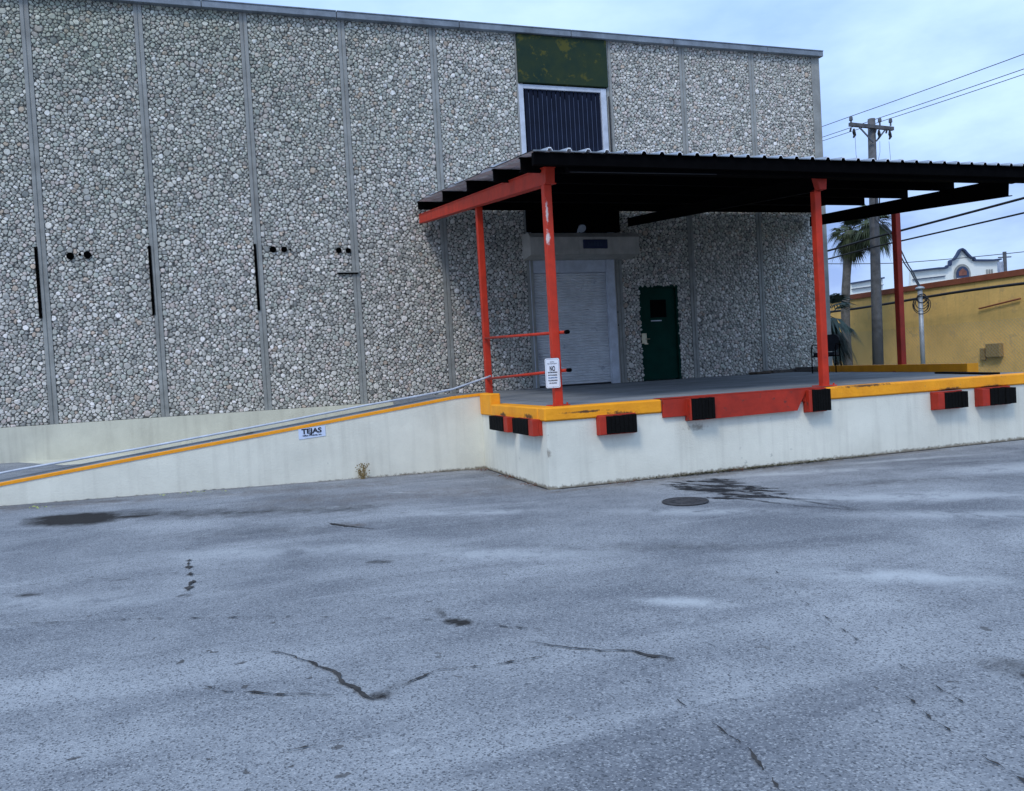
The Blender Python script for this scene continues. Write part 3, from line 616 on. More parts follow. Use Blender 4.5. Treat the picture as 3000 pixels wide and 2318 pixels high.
bumper(9.47, 10.02, .58, .82, .12, .16); bumper(10.30, 10.95, .575, .825, .14, .16)
bumper(5.44, 5.80, .72, 1.0, .02, .16); bumper(7.27, 7.62, .70, 1.0, .05, .15)
def bumper_side(y0, y1, z0, z1):      # on the left face; y1 is nearer the camera, red plate on the near side
    m1 = MB(); m1.bbox((XC-.05, y1, z0), (XC-.001, y0, z1), .005); m1.bbox((XC-.13, y1, z0), (XC-.051, y1+.17, z1), .005); br = m1.build('bumper_bracket', 'redold', dk)
    m2 = MB(); a = y1 + .173; n = 5
    for k in range(n):
        w = (y0-a)/n; m2.bbox((XC-.14, a+k*w+.0015, z0+.004), (XC-.052, a+(k+1)*w, z1-.003), .006)
    m2.build('rubber_block', 'rubber', br)
bumper_side(-8.60, -9.42, .655, .86); bumper_side(-9.66, -10.44, .66, .865)

# ------------------------------------------------------------------ access ramp
rp = thing('access_ramp', (0, -7.1, 0), 'long cream ramp with orange top edge rising beside the stone wall to the dock', 'ramp')
def rz(x): # curb height along the ramp
    pts = [(-9, -.34), (-2.84, .43), (-1.34, .61), (.52, .83), (2.59, 1.08), (3.1, 1.145), (3.62, 1.17)]
    for (a, b), (c, d) in zip(pts, pts[1:]):
        if x <= c: return b + (d-b)*(x-a)/(c-a)
    return pts[-1][1]
xs = [-6.5, -5, -2.84, -1.34, .52, 1.6, 2.59, 3.1, XC-.001]
mb = MB(); top = [(x, rz(x)-.035) for x in xs]; mb.prism([(xs[0], -.1), (xs[-1], -.1)] + top[::-1], 1, -YR, -YR+.2); mb.build('side_wall', 'white', rp)
def strip(mb, xs, y0, y1, lo, hi):
    for a, b in zip(xs, xs[1:]): mb.prism([(a, rz(a)+lo), (b, rz(b)+lo), (b, rz(b)+hi), (a, rz(a)+hi)], 1, y0, y1)
mb = MB(); strip(mb, xs + [XC+.12], -YR-.012, -YR+.20, -.035, 0.); mb.bbox((XC-.03, -8.357, D-.165), (XC+.13, -YR-.013, 1.165), .015); mb.bbox((XC-.0, -YR-.012, D-.1), (XC+.122, -YR+.2, 1.13), .01); mb.build('top_edge', 'yellow', rp)
mb = MB(); strip(mb, xs, -YR+.2, -6.24, -.10, -.06); mb.build('walkway', 'deck', rp)
mb = MB(); strip(mb, xs, -6.24, -6.10, -.2, -.035); mb.build('inner_curb', 'deck', rp)
mb = MB(); pl = [(-5, -6.28, .21), (-3.18, -6.28, .45), (-1.5, -6.28, .63), (.59, -6.28, .88), (1.96, -6.28, 1.055), (2.91, -6.28, 1.16), (3.45, -6.28, 1.23), (4.01, -6.28, 1.38), (4.15, -6.28, 1.42)]
mb.tube(pl, .017, 8); mb.build('pipe_rail', 'frame', rp, smooth=True)

# ------------------------------------------------------------------ canopy
cp = thing('steel_canopy', (7.8, -7.5, D), 'dark corrugated lean-to canopy on red steel posts over the dock', 'canopy')
sl = .15637
def rf(y): return 4.07 + (y + 10.8)*sl
Y0, Y1 = -10.82, -.13
def xl_(y): return 3.455 + (y + 10.82)*.0828          # the canopy splays out a little towards the wall
def xr_(y): return max(11.3 + (y + 10.82)*.463, 11.75 + (y + 10.82)*.25)
# corrugated sheet: ribs run up the slope; the outer ones are cut along the splayed sides
def yr(x):
    a, b = Y0, Y1
    if x < xl_(Y1): b = min(Y1, -10.82 + (x - 3.455)/.0828)
    if x > 11.75: a = -10.82 + ((x - 11.75)/.25 if x < 12.27 else (x - 11.3)/.463)
    return a, max(b, a)
px = []; x = xl_(Y0)
while x < xr_(Y1) - .26:
    px += [(x, 0), (x+.175, 0), (x+.195, .035), (x+.23, .035)]; x += .25
mb = MB(); th = .012; n = len(px)
tv = []
for dz in (th, 0):
    for e in (0, 1):
        tv += [(a, yr(a)[e], rf(yr(a)[e]) + b + dz) for a, b in px]
mb.add(tv, [(i, i+1, n+i+1, n+i) for i in range(n-1)]); mb.cur = 1; mb.f += [(2*n+i, 3*n+i, 3*n+i+1, 2*n+i+1) for i in range(n-1)]; mb.mi += [2 if px[i][0] < 4.9 else 1 for i in range(n-1)]  # left strip of the underside gets the paler colour as painted side light
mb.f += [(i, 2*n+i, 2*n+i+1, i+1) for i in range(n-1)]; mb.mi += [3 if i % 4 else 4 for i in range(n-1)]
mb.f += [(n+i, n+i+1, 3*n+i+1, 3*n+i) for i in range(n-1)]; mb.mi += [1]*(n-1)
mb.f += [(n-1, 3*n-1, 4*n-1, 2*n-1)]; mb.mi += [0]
mb.build('roof_sheet', ['galv', 'sheet', 'sheetlit', 'signw', 'fascia'], cp)
for y in (-.40, -4.05, -6.55, -8.55, -10.1):
    mb = MB(); z = rf(y) - .002; mb.prism([(y-.03, z), (y+.03, z), (y+.03, z-.015), (y-.018, z-.015), (y-.018, z-.17), (y+.03, z-.17), (y+.03, z-.185), (y-.03, z-.185)], 0, xl_(y)+.02, xr_(y)-.12); mb.build('purlin', 'black', cp)
mb = MB(); mb.box((xl_(Y0)+.02, Y0+.04, rf(Y0)-.15), (xr_(Y0)-.02, Y0+.12, rf(Y0)-.003)); mb.box((3.95, Y0+.13, rf(Y0)-.19), (xr_(Y0)-.02, Y0+.24, rf(Y0)-.02)); mb.build('front_beam', 'black', cp)
mb = MB(); mb.tube([(3.95, Y0+.10, 3.85), (6.0, Y0+.10, 3.865)], .005, 6); mb.build('conduit', 'cable', cp)
def rafter(a, b, mname, h=.2):     # I-beam, a and b are on its underside
    mb = MB(); a = Vector(a) + Vector((0, 0, h/2)); b = Vector(b) + Vector((0, 0, h/2)); mb.beam(a, b, .02, h)
    for s_ in (-1, 1): mb.beam(a + Vector((0, 0, s_*h/2)), b + Vector((0, 0, s_*h/2)), .11, .014)
    return mb.build('rafter', mname, cp)
mb = MB(); a = Vector((3.86, -10.30, 3.91)); b = Vector((4.46, -.2, 5.32)); mb.beam(a, b, .12, .20); 
for s_ in (-1, 1): mb.beam(a + Vector((0, 0, s_*.1)), b + Vector((0, 0, s_*.1)), .15, .014)
mb.build('rafter', 'red', cp, label='red end beam on the left side of the canopy')
rafter((7.76, -10.45, 3.74), (10.05, -.2, 5.15), 'black'); rafter((11.10, -10.6, 3.68), (15.85, -.2, 5.16), 'black', .26)
mb = MB(); mb.beam((11.62, -10.0, 4.1), (11.45, -9.8, 3.95), .03, .05); mb.build('brace', 'black', cp)
mb = MB(); mb.beam((7.2, -.14, 5.32), (9.8, -.14, 5.32), .10, .62); mb.build('wall_beam', 'black', cp)
def post(x, y, z0, z1, w, mname, label=None, plate=True):
    mb = MB(); mb.bbox((x-w/2, y-w/2, z0), (x+w/2, y+w/2, z1), .008)
    o = mb.build('post', mname, cp, label=label)
    if plate:
        m = MB(); m.bbox((x-w/2-.07, y-w/2-.06, z0), (x+w/2+.07, y+w/2+.06, z0+.014), .003)
        for sx in (-1, 1): m.tube([(x+sx*(w/2+.04), y-w/2-.03, z0), (x+sx*(w/2+.04), y-w/2-.03, z0+.04)], .012, 6)
        m.build('base_plate', mname, o)
    return o
post(4.19, -6.0, D, 4.40, .11, 'red', plate=False)
post(3.83, -10.22, D, 3.81, .105, 'red', 'red corner post carrying the notice board')
p3 = post(7.78, -10.40, D+.015, 3.76, .105, 'red'); m = MB(); m.prism([(7.65, 4.0), (7.86, 4.0), (7.835, 3.74), (7.725, 3.74)], 1, -10.56, -10.46); m.build('post_head', 'redold', p3)
post(13.26, -6.12, D, 4.36, .13, 'redpost', 'darker rusty red post at the far side')
for (za, zb) in ((2.09, 1.93), (1.37, 1.455)):
    mb = MB(); mb.tube([(4.16, -6.05, za), (3.89, -10.46, zb)], .021, 10); mb.cur = 1; mb.tube([(3.89, -10.46, zb), (3.888, -10.54, zb)], .026, 10); mb.build('guard_rail', ['red', 'black'], cp, smooth=True)

# ------------------------------------------------------------------ signs
sg = thing('notice_board', (3.76, -10.29, 1.25), 'small white notice with large NO, fixed low on the red corner post', 'sign')
W2, H2 = .098, .187; cx, cz, yy = 3.745, 1.428, -10.30
def rrect(w, h, r, n=5):
    o = []
    for k, (sx, sz) in enumerate(((1, 1), (-1, 1), (-1, -1), (1, -1))):
        for j in range(n+1):
            a = math.pi/2*(k + j/n); o.append((sx*(w-r) + r*math.cos(a), sz*(h-r) + r*math.sin(a)))
    return o
def xf(o): return [(cx + a, cz + b) for a, b in o]
mb = MB(); mb.prism(xf(rrect(W2+.004, H2+.004, .024)), 1, yy, yy+.006); mb.build('backing', 'ink', sg)
mb = MB(); mb.prism(xf(rrect(W2, H2, .022)), 1, yy-.003, yy-.0005); pn = mb.build('panel', 'signw', sg)
mb = MB(); o1, o2 = xf(rrect(W2-.011, H2-.011, .016)), xf(rrect(W2-.0135, H2-.0135, .014)); n = len(o1)
mb.add([(a, yy-.0036, b) for a, b in o1] + [(a, yy-.0036, b) for a, b in o2], [(i, (i+1) % n, n+(i+1) % n, n+i) for i in range(n)]); mb.build('border', 'ink', pn)
for body, sz, dz, wd, mt, bd in (('NOTICE', .020, .134, .055, 'ink', 0), ('FOR YOUR SAFETY', .018, .112, .13, 'ink', 0), ('NO', .088, .027, .072, 'ink', .003), ('SKATEBOARDING', .022, .001, .125, 'ink', .0008),
        ('BICYCLE RIDING', .022, -.033, .12, 'ink', .0008), ('ROLLERSKATING', .022, -.066, .12, 'inkb', .0008), ('ROLLERBLADING', .022, -.100, .12, 'ink', .0008), ('NO PLAYING', .022, -.134, .10, 'ink', .0008)):
    text_mb(body, sz, (cx, yy-.0042, cz+dz), (1, 0, 0), (0, 0, 1), wd, bd, .0006).build('lettering', mt, pn)
mb = MB(); mb.tube([(cx, yy-.008, cz-.174), (cx, yy+.02, cz-.174)], .006, 8); mb.build('bolt', 'galv', sg)
sg = thing('name_sign', (.95, -YR, .78), 'pale blue TEJAS sign on the cream side wall of the ramp', 'sign')
x0, x1, zc = .755, 1.135, .772; y = -YR - .008; tl = .015
mb = MB(); mb.prism([(x0, zc-.085-tl), (x1, zc-.072), (x1, zc+.078), (x0, zc+.070-tl)], 1, y, y+.006); pn = mb.build('panel', 'signb', sg)
text_mb('TEJAS', .098, ((x0+x1)/2-.004, y-.003, zc-.018), (1, 0, .03), (-.0, 0, 1), .285, .0035, .0008).build('lettering', 'ink', pn)
text_mb('Office Products, Inc.', .034, ((x0+x1)/2, y-.003, zc-.058), (1, 0, .03), (0, 0, 1), .27, .0006, .0008).build('lettering', 'ink', pn)

# ------------------------------------------------------------------ chair on the dock
ch = thing('armchair', (13.75, -3.2, D), 'black padded armchair with metal frame on the dock by the building corner', 'chair')
ch.rotation_euler = (0, 0, R(-55)); ch.scale = (1.04, 1.04, 1.04)
def loc(mb, name, m, **k): return mb.build(name, m, ch, local=True, **k)
mb = MB()      # local: faces -y
pts = [(-.235,-.24,.45),(.235,-.24,.45),(.25,.0,.45),(.22,.22,.45),(-.22,.22,.45),(-.25,.0,.45)]
mb.prism([(a, b) for a, b, c in pts], 2, .40, .48); loc(mb, 'seat', 'fabric')
mb = MB(); o = rrect(.235, .20, .14, 6); mb.add([(a, .235 + .05*(b/.4), .70+b) for a, b in o] + [(a, .275 + .05*(b/.4), .70+b) for a, b in o], [tuple(range(len(o))), tuple(range(len(o), 2*len(o)))[::-1]] + [(i, len(o)+i, len(o)+(i+1) % len(o), (i+1) % len(o)) for i in range(len(o))]); loc(mb, 'backrest', 'fabric')
for s_ in (-1, 1):
    mb = MB(); mb.tube([(s_*.27, -.27, 0), (s_*.27, -.25, .56), (s_*.27, -.20, .645), (s_*.27, -.12, .67), (s_*.27, .18, .665), (s_*.26, .24, .65)], .014, 8); loc(mb, 'arm', 'black', smooth=True)
    mb = MB(); mb.tube([(s_*.255, .29, 0), (s_*.24, .22, .45), (s_*.235, .25, .75)], .014, 8); loc(mb, 'leg', 'black', smooth=True)
mb = MB(); mb.tube([(-.26, -.24, .39), (.26, -.24, .39)], .012, 8); mb.tube([(-.25, .23, .39), (.25, .23, .39)], .012, 8); mb.tube([(-.25, .23, .39), (-.26, -.24, .39)], .012, 8); mb.tube([(.25, .23, .39), (.26, -.24, .39)], .012, 8); loc(mb, 'seat_frame', 'black')

# ------------------------------------------------------------------ manhole, weed, leaf litter
mb = MB(); c = (4.36, -12.36); mb.cyl((c[0], c[1], .004), .235, .012, 36)
for a in range(0, 360, 30): mb.box((c[0]+.14*math.cos(R(a))-.02, c[1]+.14*math.sin(R(a))-.02, .016), (c[0]+.14*math.cos(R(a))+.02, c[1]+.14*math.sin(R(a))+.02, .020))
mb.tube([(c[0]+.235*math.cos(R(a)), c[1]+.235*math.sin(R(a)), .012) for a in range(0, 361, 15)], .01, 6, False)
tag(mb.build('manhole_cover', 'iron'), 'round dark iron cover set in the asphalt before the dock', 'manhole cover')
wx, wy = 1.62, -YR-.09
mb = MB(); z0 = float(gz(wx, wy))
for k in range(34):
    a = random.uniform(0, 6.28); l = random.uniform(.05, .2); t = random.uniform(.0, .09); p = Vector((wx + random.uniform(-.03, .03), wy + random.uniform(-.03, .02), z0)); q = p + Vector((t*math.cos(a)*1.2, -abs(t*math.sin(a))*.4, l))
    mb.tube([p, p.lerp(q, .6) + Vector((0, 0, .02)), q], [.003, .0025, .001], 4)
    for j in range(3):
        b = q + Vector((random.uniform(-.03, .03), random.uniform(-.02, .01), random.uniform(-.03, .02))); mb.add([b, b + Vector((.02, 0, .008)), b + Vector((.005, -.006, .022))], [(0, 1, 2)])
tag(mb.build('dry_weed', 'straw'), 'straw-coloured dried weed growing at the foot of the ramp wall', 'plant')
def litter(name, pts, n, m, size, label):
    mb = MB()
    for k in range(n):
        a, b = random.choice(pts); t = random.random(); p = Vector(a).lerp(Vector(b), t); x, y = p.x + random.gauss(0, .035), p.y - abs(random.gauss(0, .035)); z = float(gz(x, y)) + random.uniform(.006, .03)
        r = size*random.uniform(.5, 1.4); th = random.uniform(0, 6.28); q = [(x + r*math.cos(th + i*1.57)*(1 if i % 2 else .45), y + r*math.sin(th + i*1.57)*(1 if i % 2 else .45), z + random.uniform(-.004, .012)) for i in range(4)]
        mb.add(q, [(0, 1, 2), (0, 2, 3)])
    o = mb.build(name, m, kind='stuff'); o['label'] = label; o['category'] = name.replace('_', ' ')
litter('dead_leaves', [((XC-.08, -8.9), (XC-.06, -9.3)), ((XC-.1, -9.9), (XC-.06, -10.2)), ((3.35, -7.9), (3.45, -8.1)), ((4.3, -10.66), (4.7, -10.66)), ((6.0, -10.64), (6.2, -10.66))], 190, 'leafbr', .018, 'reddish dead leaves blown against the foot of the dock')
litter('moss_line', [((4.8, -10.6), (8.3, -10.6)), ((5.2, -10.62), (7.4, -10.64))], 700, 'moss', .016, 'olive moss and dirt along the foot of the dock front')
litter('yellow_leaves', [((-1.2, -8.05), (-.6, -8.1)), ((-2.6, -8.3), (-2.3, -8.35)), ((-.6, -8.1), (-.2, -8.15))], 26, 'leafye', .022, 'few yellow-green leaves on the asphalt near the dark puddle')
# dark gap where walls meet the asphalt
mb = MB()
gaps(mb, [(-5, -YR-.012), (3.4, -YR-.012)], .02, .85, .05); ribbon(mb, [(XC+.05, -WD-.012), (11.6, -WD-.012)], .03, .05, .05); ribbon(mb, [(XC-.012, -YR-.1), (XC-.012, -WD)], .022, .05, .05)
mb.build('asphalt_crack', 'crack', kind='structure')

# ------------------------------------------------------------------ background: yellow building
yb_ = thing('yellow_building', (26.3, 4, 0), 'long mustard-yellow stucco building with red-brown parapet trim beyond the dock', 'building')
mb = MB(); mb.box((26, -14, 0), (40, 24, 3.80)); mb.build('wall', 'ystucco', yb_)
mb = MB(); mb.bbox((25.93, -14.1, 3.80), (40.1, 24.1, 4.02), .01); mb.build('parapet_trim', 'ytrim', yb_)
mb = MB(); mb.tube([(25.9, .0, 2.5), (25.9, 0, 1.0), (25.9, .45, .9)], .03, 6); mb.tube([(25.9, .0, 1.55), (25.9, .9, 1.55)], .025, 6); mb.build('wall_pipe', 'ytrim', yb_); mb = MB(); mb.tube([(25.92, 1.6, 3.0), (25.92, 3.3, 2.8)], .03, 6); mb.build('wall_pipe', 'ytrim', yb_)
mb = MB(); mb.tube([(25.9, 1.2, 1.0)] + [(25.9, .6-k*.9, .78 + .06*math.sin(k*1.1)) for k in range(7)], .025, 6); mb.build('wall_cable', 'cable', yb_)
mb = MB(); mb.bbox((25.8, 2.4, 1.0), (25.998, 3.0, 1.5), .02); mb.bbox((25.85, 3.1, .9), (25.998, 3.3, 1.35), .02); mb.build('meter_box', 'straw', yb_)
cb = MB(); P_ = [(25.4, 13 - 1.0*k, 3.38 - .05*math.sin(k*.5) + (.0 if k < 6 else .012*(k-6))) for k in range(22)]; cb.tube(P_, .05, 8)
tag(cb.build('cable_bundle', 'cable', smooth=True), 'thick black cable bundle strung level along the yellow wall', 'cable')

# ------------------------------------------------------------------ white mission-style building, far behind
def frame_at(depth):   # metric frame facing the yard, at a distance along the view axis
    a = Vector((math.sin(-YAW), math.cos(YAW), 0)); b = Vector((math.cos(YAW), math.sin(YAW), 0)); return Vector((0, -19.966, 0)) + a*depth, b, a
def far(mb, pts, depth, thick):
    o, b, a = frame_at(depth); n = len(pts)
    mb.add([o + b*p[0] + Vector((0, 0, p[1])) for p in pts] + [o + b*p[0] + a*thick + Vector((0, 0, p[1])) for p in pts],
           [tuple(range(n)), tuple(range(n, 2*n))[::-1]] + [(i, n+i, n+(i+1) % n, (i+1) % n) for i in range(n)])
DP = 85.; kx = DP/1750.
def sc6(p): return (p[0]*(DP-6)/DP, 1.479 + (p[1]-1.479)*(DP-6)/DP)
def fp(x, y, dy_=6):
    y += dy_      # outline measured in the facade's own plane
    dx, dy = x - 1092, 844 - y; c, s_ = math.cos(-ROL), math.sin(-ROL); X, Y = dx*c - dy*s_*1., dx*s_ + dy*c
    X, Y = dx*math.cos(ROL) - dy*math.sin(ROL), dx*math.sin(ROL)*1. + dy*math.cos(ROL)
    Y = Y - 1750*math.tan(PIT); return (X*kx, 1.479 + Y*kx)
out_ = [(1938,700),(1941,574),(1995,568),(2014,567),(2014,563),(2021,562),(2021,552),(2029,550),(2036,540),(2041,530),(2045,527),(2050,530),(2056,537),(2064,545),(2071,546),(2072,551),(2110,551),(2128,549),(2135,700)]
mo = thing('mission_building', (0, 0, 0), 'white mission-style building with curved dark-trimmed gable far behind the yellow wall', 'building')
o_, b_v, a_v = frame_at(DP); mo.location = o_ + b_v*46
mb = MB(); far(mb, [fp(*q) for q in out_], DP, .5); far(mb, [fp(*q) for q in ((1950,700),(1950,612),(2125,602),(2130,700))], DP+.51, 12); mb.build('facade', 'mission', mo)
mb = MB(); ln = [fp(*q) for q in out_[1:-1]]
for (a, b) in zip(ln, ln[1:]):
    p = o_ + b_v*a[0] + Vector((0, 0, a[1])) - a_v*.15; q = o_ + b_v*b[0] + Vector((0, 0, b[1])) - a_v*.15; mb.beam(p, q + (q-p)*.02, .5, .16 if abs(a[1]-b[1]) < .2 else .18, (0, 0, 1) if abs(b[0]-a[0]) > .05 else tuple(b_v))
l1 = [fp(1943, 592), fp(2012, 584)]
mb.beam(o_ + b_v*l1[0][0] + Vector((0, 0, l1[0][1])) - a_v*.1, o_ + b_v*l1[1][0] + Vector((0, 0, l1[1][1])) - a_v*.1, .2, .08); mb.build('roof_trim', 'navytrim', mo)
c_ = fp(2049, 585)
def arch(r, h0, n=12): return [(c_[0]+r, c_[1]-1.6), (c_[0]+r, c_[1]+h0)] + [(c_[0]+r*math.cos(math.pi*k/n), c_[1]+h0+r*1.2*math.sin(math.pi*k/n)) for k in range(1, n)] + [(c_[0]-r, c_[1]+h0), (c_[0]-r, c_[1]-1.6)]
mb = MB(); far(mb, arch(.86, .25), DP-.10, .09); ws_ = mb.build('window_surround', 'joint', mo)
mb = MB(); far(mb, arch(.66, .25), DP-.16, .05); mb.build('arched_window', 'navytrim', mo)
mb = MB(); far(mb, [(c_[0]-.4, c_[1]+.1), (c_[0]+.4, c_[1]+.1), (c_[0]+.4, c_[1]+.5), (c_[0], c_[1]+.85), (c_[0]-.4, c_[1]+.5)], DP-.2, .03); mb.build('window_pane', 'terr', mo)
mb = MB(); far(mb, [(c_[0]-.66, c_[1]-.25), (c_[0]+.66, c_[1]-.25), (c_[0]+.66, c_[1]-.15), (c_[0]-.66, c_[1]-.15)], DP-.22, .04); far(mb, [(c_[0]-.06, c_[1]-1.5), (c_[0]+.06, c_[1]-1.5), (c_[0]+.06, c_[1]-.25), (c_[0]-.06, c_[1]-.25)], DP-.22, .04); mb.build('window_bar', 'mission', mo)
v_ = fp(2107, 577); mb = MB()
for k in range(3): far(mb, [(v_[0]-.35+k*.26, v_[1]-.3), (v_[0]-.2+k*.26, v_[1]-.3), (v_[0]-.2+k*.26, v_[1]+.35), (v_[0]-.35+k*.26, v_[1]+.35)], DP-.1, .06)
mb.build('wall_vent', 'joint', mo)
w2 = thing('white_annex', tuple(o_ + b_v*34.5), 'low white building with dark roof line between the palm and utility pole', 'building')
ol = [(1812,700),(1812,599),(1880,588),(1884,700)]
mb = MB(); far(mb, [sc6(fp(*q)) for q in ol], DP-6, .5)
mb.build('facade', 'mission', w2)
mb = MB(); o6, _, _ = frame_at(DP-6)
for (qa, qb, w) in (((1812,600),(1882,588),.14), ((1814,612),(1880,603),.06)):
    a, b = sc6(fp(*qa)), sc6(fp(*qb)); mb.beam(o6 + b_v*a[0] + Vector((0,0,a[1])) - a_v*.12, o6 + b_v*b[0] + Vector((0,0,b[1])) - a_v*.12, .3, w)
mb.build('roof_trim', 'navytrim', w2)

# ------------------------------------------------------------------ utility pole and lines
UP = Vector((21.4, 3.5, 0)); HT = 9.6
ut = thing('utility_pole', tuple(UP), 'tall weathered grey utility pole with crossarm behind the canopy', 'utility pole')
mb = MB(); mb.tube([UP + Vector((0.02*z, 0, z)) for z in (0, 3, 6, HT)], [.19, .175, .155, .125], 14); mb.build('pole', 'wood', ut, smooth=True)
tp = UP + Vector((.12, -.16, 9.28)); mb = MB(); mb.beam(tp + Vector((-1.02, 0, .04)), tp + Vector((.85, 0, -.04)), .10, .12); ca = mb.build('crossarm', 'wood', ut)
mb = MB(); mb.beam(tp + Vector((-.62, -.02, -.05)), tp + Vector((-.05, -.02, -.55)), .03, .05); mb.beam(tp + Vector((.5, -.02, -.08)), tp + Vector((.08, -.02, -.5)), .03, .05); mb.build('arm_brace', 'ceramic', ut)
ins = [-.95, .28, .75]
for q in ins:
    p = tp + Vector((q, 0, .06)); mb = MB(); mb.tube([p, p + Vector((0,0,.1)), p + Vector((0,0,.12)), p + Vector((0,0,.22)), p + Vector((0,0,.27))], [.03, .03, .065, .06, .03], 10); mb.build('insulator', 'ceramic', ca)
    p = tp + Vector((q + (.06 if q < 0 else -.1), -.05, -.12)); mb = MB(); mb.tube([p, p + Vector((0,0,-.12)), p + Vector((.03,0,-.22)), p + Vector((-.03,0,-.30))], [.03, .055, .05, .03], 8); mb.tube([p + Vector((-.12,0,.02)), p + Vector((-.16,0,-.1))], .03, 6); mb.build('fuse_cutout', 'cable', ca)
for i, (a, b) in enumerate((((-.85, -.05, -.4), (-.5, .1, -1.75)), ((.6, -.05, -.5), (.72, .1, -2.2)), ((.2, -.05, -.5), (.1, .0, -1.3)))):
    a = tp + Vector(a); b = tp + Vector(b); mb = MB(); mb.tube([a, a.lerp(b, .4) + Vector((-.08 if i == 0 else .05, 0, -.05)), b], .006, 5); mb.build('jumper_wire', 'wirem', ut)
def wire(pts, r, label, name='power_line', group=None, m='wirem', sag=0., n=24, cat='wire'):
    P = [Vector(p) for p in pts]; out = []
    for a, b in zip(P, P[1:]):
        for k in range(n): t = k/n; q = a.lerp(b, t); q.z -= 4*sag*t*(1-t); out.append(q)
    out.append(P[-1]); mb = MB(); mb.tube(out, r, 6); return tag(mb.build(name, m, smooth=True), label, cat, group)
G = 'overhead lines on the utility pole'
lab = ('topmost thin overhead wire, crossing the sky above the other two', 'middle thin overhead wire from the right insulators', 'lowest of the three thin wires at the crossarm')
for q, l, dz in zip(ins, lab, (0, -.02, -.06)):
    p = tp + Vector((q, 0, .32)); wire([p + Vector((.3, 44, 4.2)), p, p + Vector((.2, -36, -.7 + dz))], .011, l, group=G, sag=.4)
# heavier cables lower on the pole
def c2(z0, z1, z2, r, l): wire([(21.2, 48, z0), (21.2, 3.3, z1), (21.2, -34, z2)], r, l, 'overhead_cable', G, 'cable', .25, cat='cable')
c2(4.6, 5.40, 7.0, .038, 'upper thick black cable sloping across the sky under the canopy'); c2(4.6, 5.08, 6.1, .028, 'lower black cable sloping across the sky under the canopy')
SP = Vector((19.0, -.93, 0))
for dx, l in ((0, 'left strand of the drooping service drop from pole to grey post'), (.16, 'right strand of the drooping service drop from pole to grey post')):
    wire([UP + Vector((.1+dx, -.2, 7.4)), (21.2+dx, 3.1, 6.0), (20.9+dx, 2.15, 5.35), (20.3+dx*.7, .95, 4.2), (19.9+dx*.5, .3, 3.85), SP + Vector((dx*.3, 0, 3.22))], .022, l, 'service_drop', 'service drop cables', 'cable', .01, 6, 'cable')
o9, b9, a9 = frame_at(60); wire([o9 + b9*16 + Vector((0, 0, 8.7)), o9 + b9*28.7 + Vector((0, 0, 7.75)), o9 + b9*46 + Vector((0, 0, 8.6))], .03, 'faint far wire crossing low over the white buildings', sag=.15)
sm = thing('service_mast', tuple(SP), 'grey electrical service post with coiled cables on top, before the yellow wall', 'post')
mb = MB(); mb.tube([SP, SP + Vector((0, 0, 3.2))], .065, 12); mb.build('mast', 'conduit', sm, smooth=True)
mb = MB(); mb.sphere(SP + Vector((0, 0, 3.22)), .1, 10, (1.3, 1.3, .6)); mb.build('weather_head', 'conduit', sm, smooth=True)
mb = MB()
for k in range(7):
    r = random.uniform(.1, .24); c = SP + Vector((random.uniform(-.1, .1), random.uniform(-.1, .1), 2.86 + random.uniform(-.14, .14))); a0 = random.uniform(0, 6)
    mb.tube([c + Vector((r*math.cos(a0+t)*.8, r*math.cos(a0+t)*-.6, r*1.1*math.sin(a0+t))) for t in np.linspace(0, 6.28, 18)], .012, 5, False)
mb.build('cable_coil', 'cable', sm)
o10, b10, a10 = frame_at(76); fpX = fp(2140, 560)
pq = o10 + b10*(fpX[0]*76/DP); fpz = 1.479 + (fpX[1]-1.479)*76/DP
up2 = thing('distant_pole', tuple(pq), 'distant dark pole with transformer at the right edge beside the white building', 'utility pole')
mb = MB(); mb.tube([pq, pq + Vector((0, 0, fpz + 1.2))], .16, 8); mb.build('pole', 'wood', up2)
mb = MB(); mb.tube([pq + Vector((.0, 0, fpz+.7)) - b10*.6, pq + Vector((0, 0, fpz+.7)) + b10*.6], .06, 6); mb.build('crossarm', 'wood', up2)
mb = MB(); mb.tube([pq - b10*.42 + Vector((0, 0, fpz-1.0)), pq - b10*.42 + Vector((0, 0, fpz+.3))], .26, 12); mb.build('transformer', 'galv', up2)

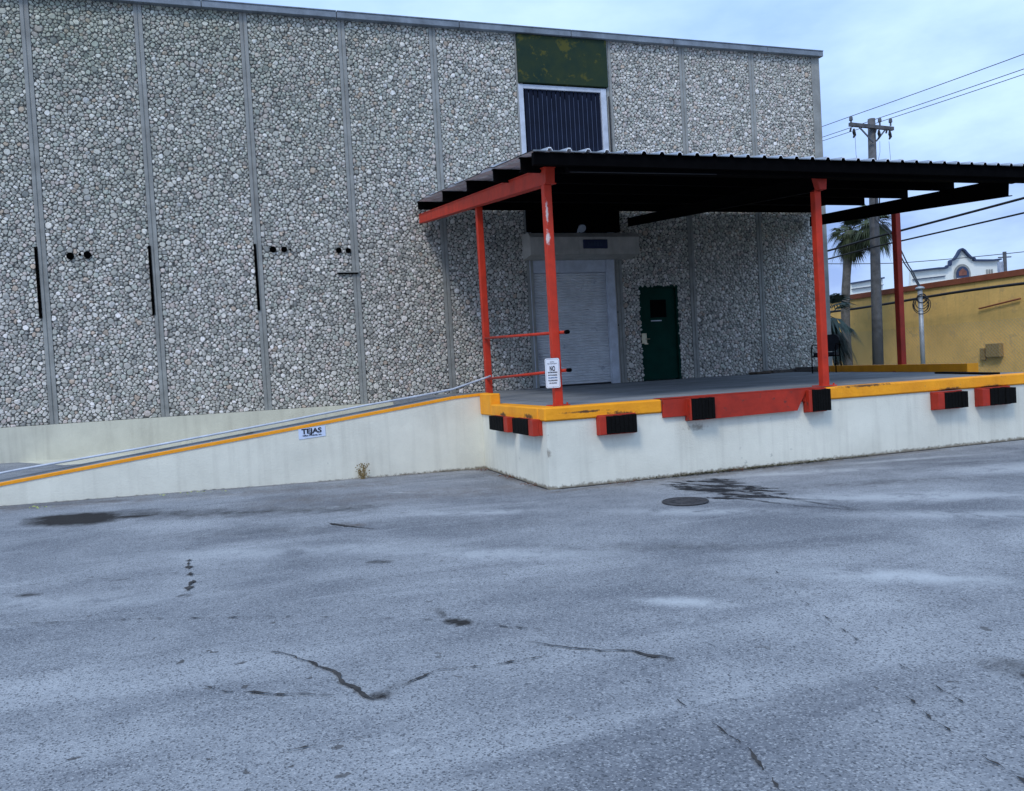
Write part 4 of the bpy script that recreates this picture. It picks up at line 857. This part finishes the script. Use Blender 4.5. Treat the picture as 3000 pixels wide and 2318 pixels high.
# ------------------------------------------------------------------ palms
def fan(mb, c, d, L, W, nbl=14, droop=.5, pet=.5):
    c = Vector(c); d = Vector(d).normalized(); side = d.cross(Vector((0, 0, 1)))
    if side.length < .1: side = Vector((1, 0, 0))
    side.normalize(); upn = side.cross(d).normalized()
    h = c + d*L*pet; mb.tube([c, h], [.018, .01], 4, False)
    for k in range(nbl):
        a = (k/(nbl-1) - .5)*2*R(W); v = d*math.cos(a) + side*math.sin(a); l = L*(1-pet*.6)*(1 - .25*abs(a)/R(W))*random.uniform(.85, 1.1); w = l*.045
        p1 = h + v*l*.5 + Vector((0, 0, -droop*l*.10)); p2 = h + v*l*.95 + Vector((0, 0, -droop*l*.55)); s2 = v.cross(upn).normalized()*w
        mb.add([h, p1 - s2, p1 + s2, p2], [(0, 1, 2), (1, 3, 2)])
def palm(base, top, r0, r1, hr, label, nf=26, m='frond', lowdry=True, bend=.15, spread=1.0):
    t = thing('palm_tree', base, label, 'palm tree', 'palm trees beyond the dock')
    b = Vector(base); tp_ = Vector(top); pts = []; rs = []
    for k in range(15):
        u = k/14; p = b.lerp(tp_, u) + Vector((bend*math.sin(u*math.pi), 0, 0)); pts.append(p); rs.append((r0 + (r1-r0)*u)*(1 + .05*(k % 2)) * (1.35 if k > 11 else 1))
    mb = MB(); mb.tube(pts, rs, 10)
    mb.build('trunk', 'bark', t, smooth=True)
    mb = MB()
    for k in range(nf):
        el = R(random.uniform(-75, 80)) if k > nf*.25 else R(random.uniform(-80, -30)); az = k*2.4 + random.uniform(-.3, .3)
        d = Vector((math.cos(el)*math.cos(az)*spread, math.cos(el)*math.sin(az)*spread, math.sin(el))); fan(mb, tp_ + Vector((0, 0, random.uniform(-.15, .1))), d, hr*random.uniform(.75, 1.1), 62, 15, .7 + .4*(el < 0), .42)
    mb.build('crown', m, t)
    if lowdry:
        mb = MB()
        for k in range(18):
            az = k*2.4; d = Vector((math.cos(az)*.5, math.sin(az)*.5, -1)); fan(mb, tp_ + Vector((0, 0, -.15)), d, hr*random.uniform(.5, .8), 40, 9, .2, .4)
        for k in range(30):
            az = k*2.4; z = -.2 - k*.02; mb.tube([tp_ + Vector((r1*math.cos(az), r1*math.sin(az), z)), tp_ + Vector(((r1+.14)*math.cos(az), (r1+.14)*math.sin(az), z+.2))], [.04, .015], 4)
        mb.build('dry_skirt', 'frondd', t)
palm((23.5, 7.35, 0), (23.75, 7.25, 6.35), .19, .15, .95, 'slim tall palm left of the utility pole, rising above the yellow wall', 60, bend=-.25)
palm((23.9, 6.15, 0), (23.9, 6.15, 6.55), .15, .13, 1.0, 'palm whose trimmed crown shows right behind the utility pole', 60, bend=0)
palm((20.2, 4.6, 0), (19.95, 4.4, 2.9), .15, .14, 1.5, 'low bushy dark palm peeking out from behind the stone building corner', 34, 'frondb', False, 0)

# ------------------------------------------------------------------ chain-link fence at the far side of the dock
fc = thing('chain_link_fence', (14.2, -3, 0), 'thin chain-link fence beyond the yellow side curb of the dock', 'fence')
mb = MB(); fx, ya, yb2, zh = 14.2, -9.5, 3.0, 1.95; s_ = .075; r = .0016
n = int((yb2-ya+zh)/s_)
for k in range(n):
    for sgn in (1, -1):
        y0 = (ya - zh + k*s_) if sgn > 0 else (ya + k*s_); y1 = y0 + zh*sgn; a, b = Vector((fx, y0, 0)), Vector((fx, y1, zh))
        t0, t1 = 0., 1.
        for lim, lo in ((ya, True), (yb2, False)):
            for _ in (0,):
                da = (lim - a.y)/(b.y - a.y)
                if lo: 
                    if sgn > 0: t0 = max(t0, da)
                    else: t1 = min(t1, da)
                else:
                    if sgn > 0: t1 = min(t1, da)
                    else: t0 = max(t0, da)
        if t1 > t0 + .01: p, q = a.lerp(b, t0), a.lerp(b, t1); mb.add([p + Vector((0, -r, r)), p + Vector((0, r, -r)), p + Vector((r*2, 0, 0)), q + Vector((0, -r, r)), q + Vector((0, r, -r)), q + Vector((r*2, 0, 0))], [(0,1,4,3), (1,2,5,4), (2,0,3,5)])
mb.build('mesh', 'conduit', fc)
for y in (ya, yb2): mb = MB(); mb.tube([(fx, y, 0), (fx, y, zh+.03)], .022, 8); mb.build('fence_post', 'conduit', fc)
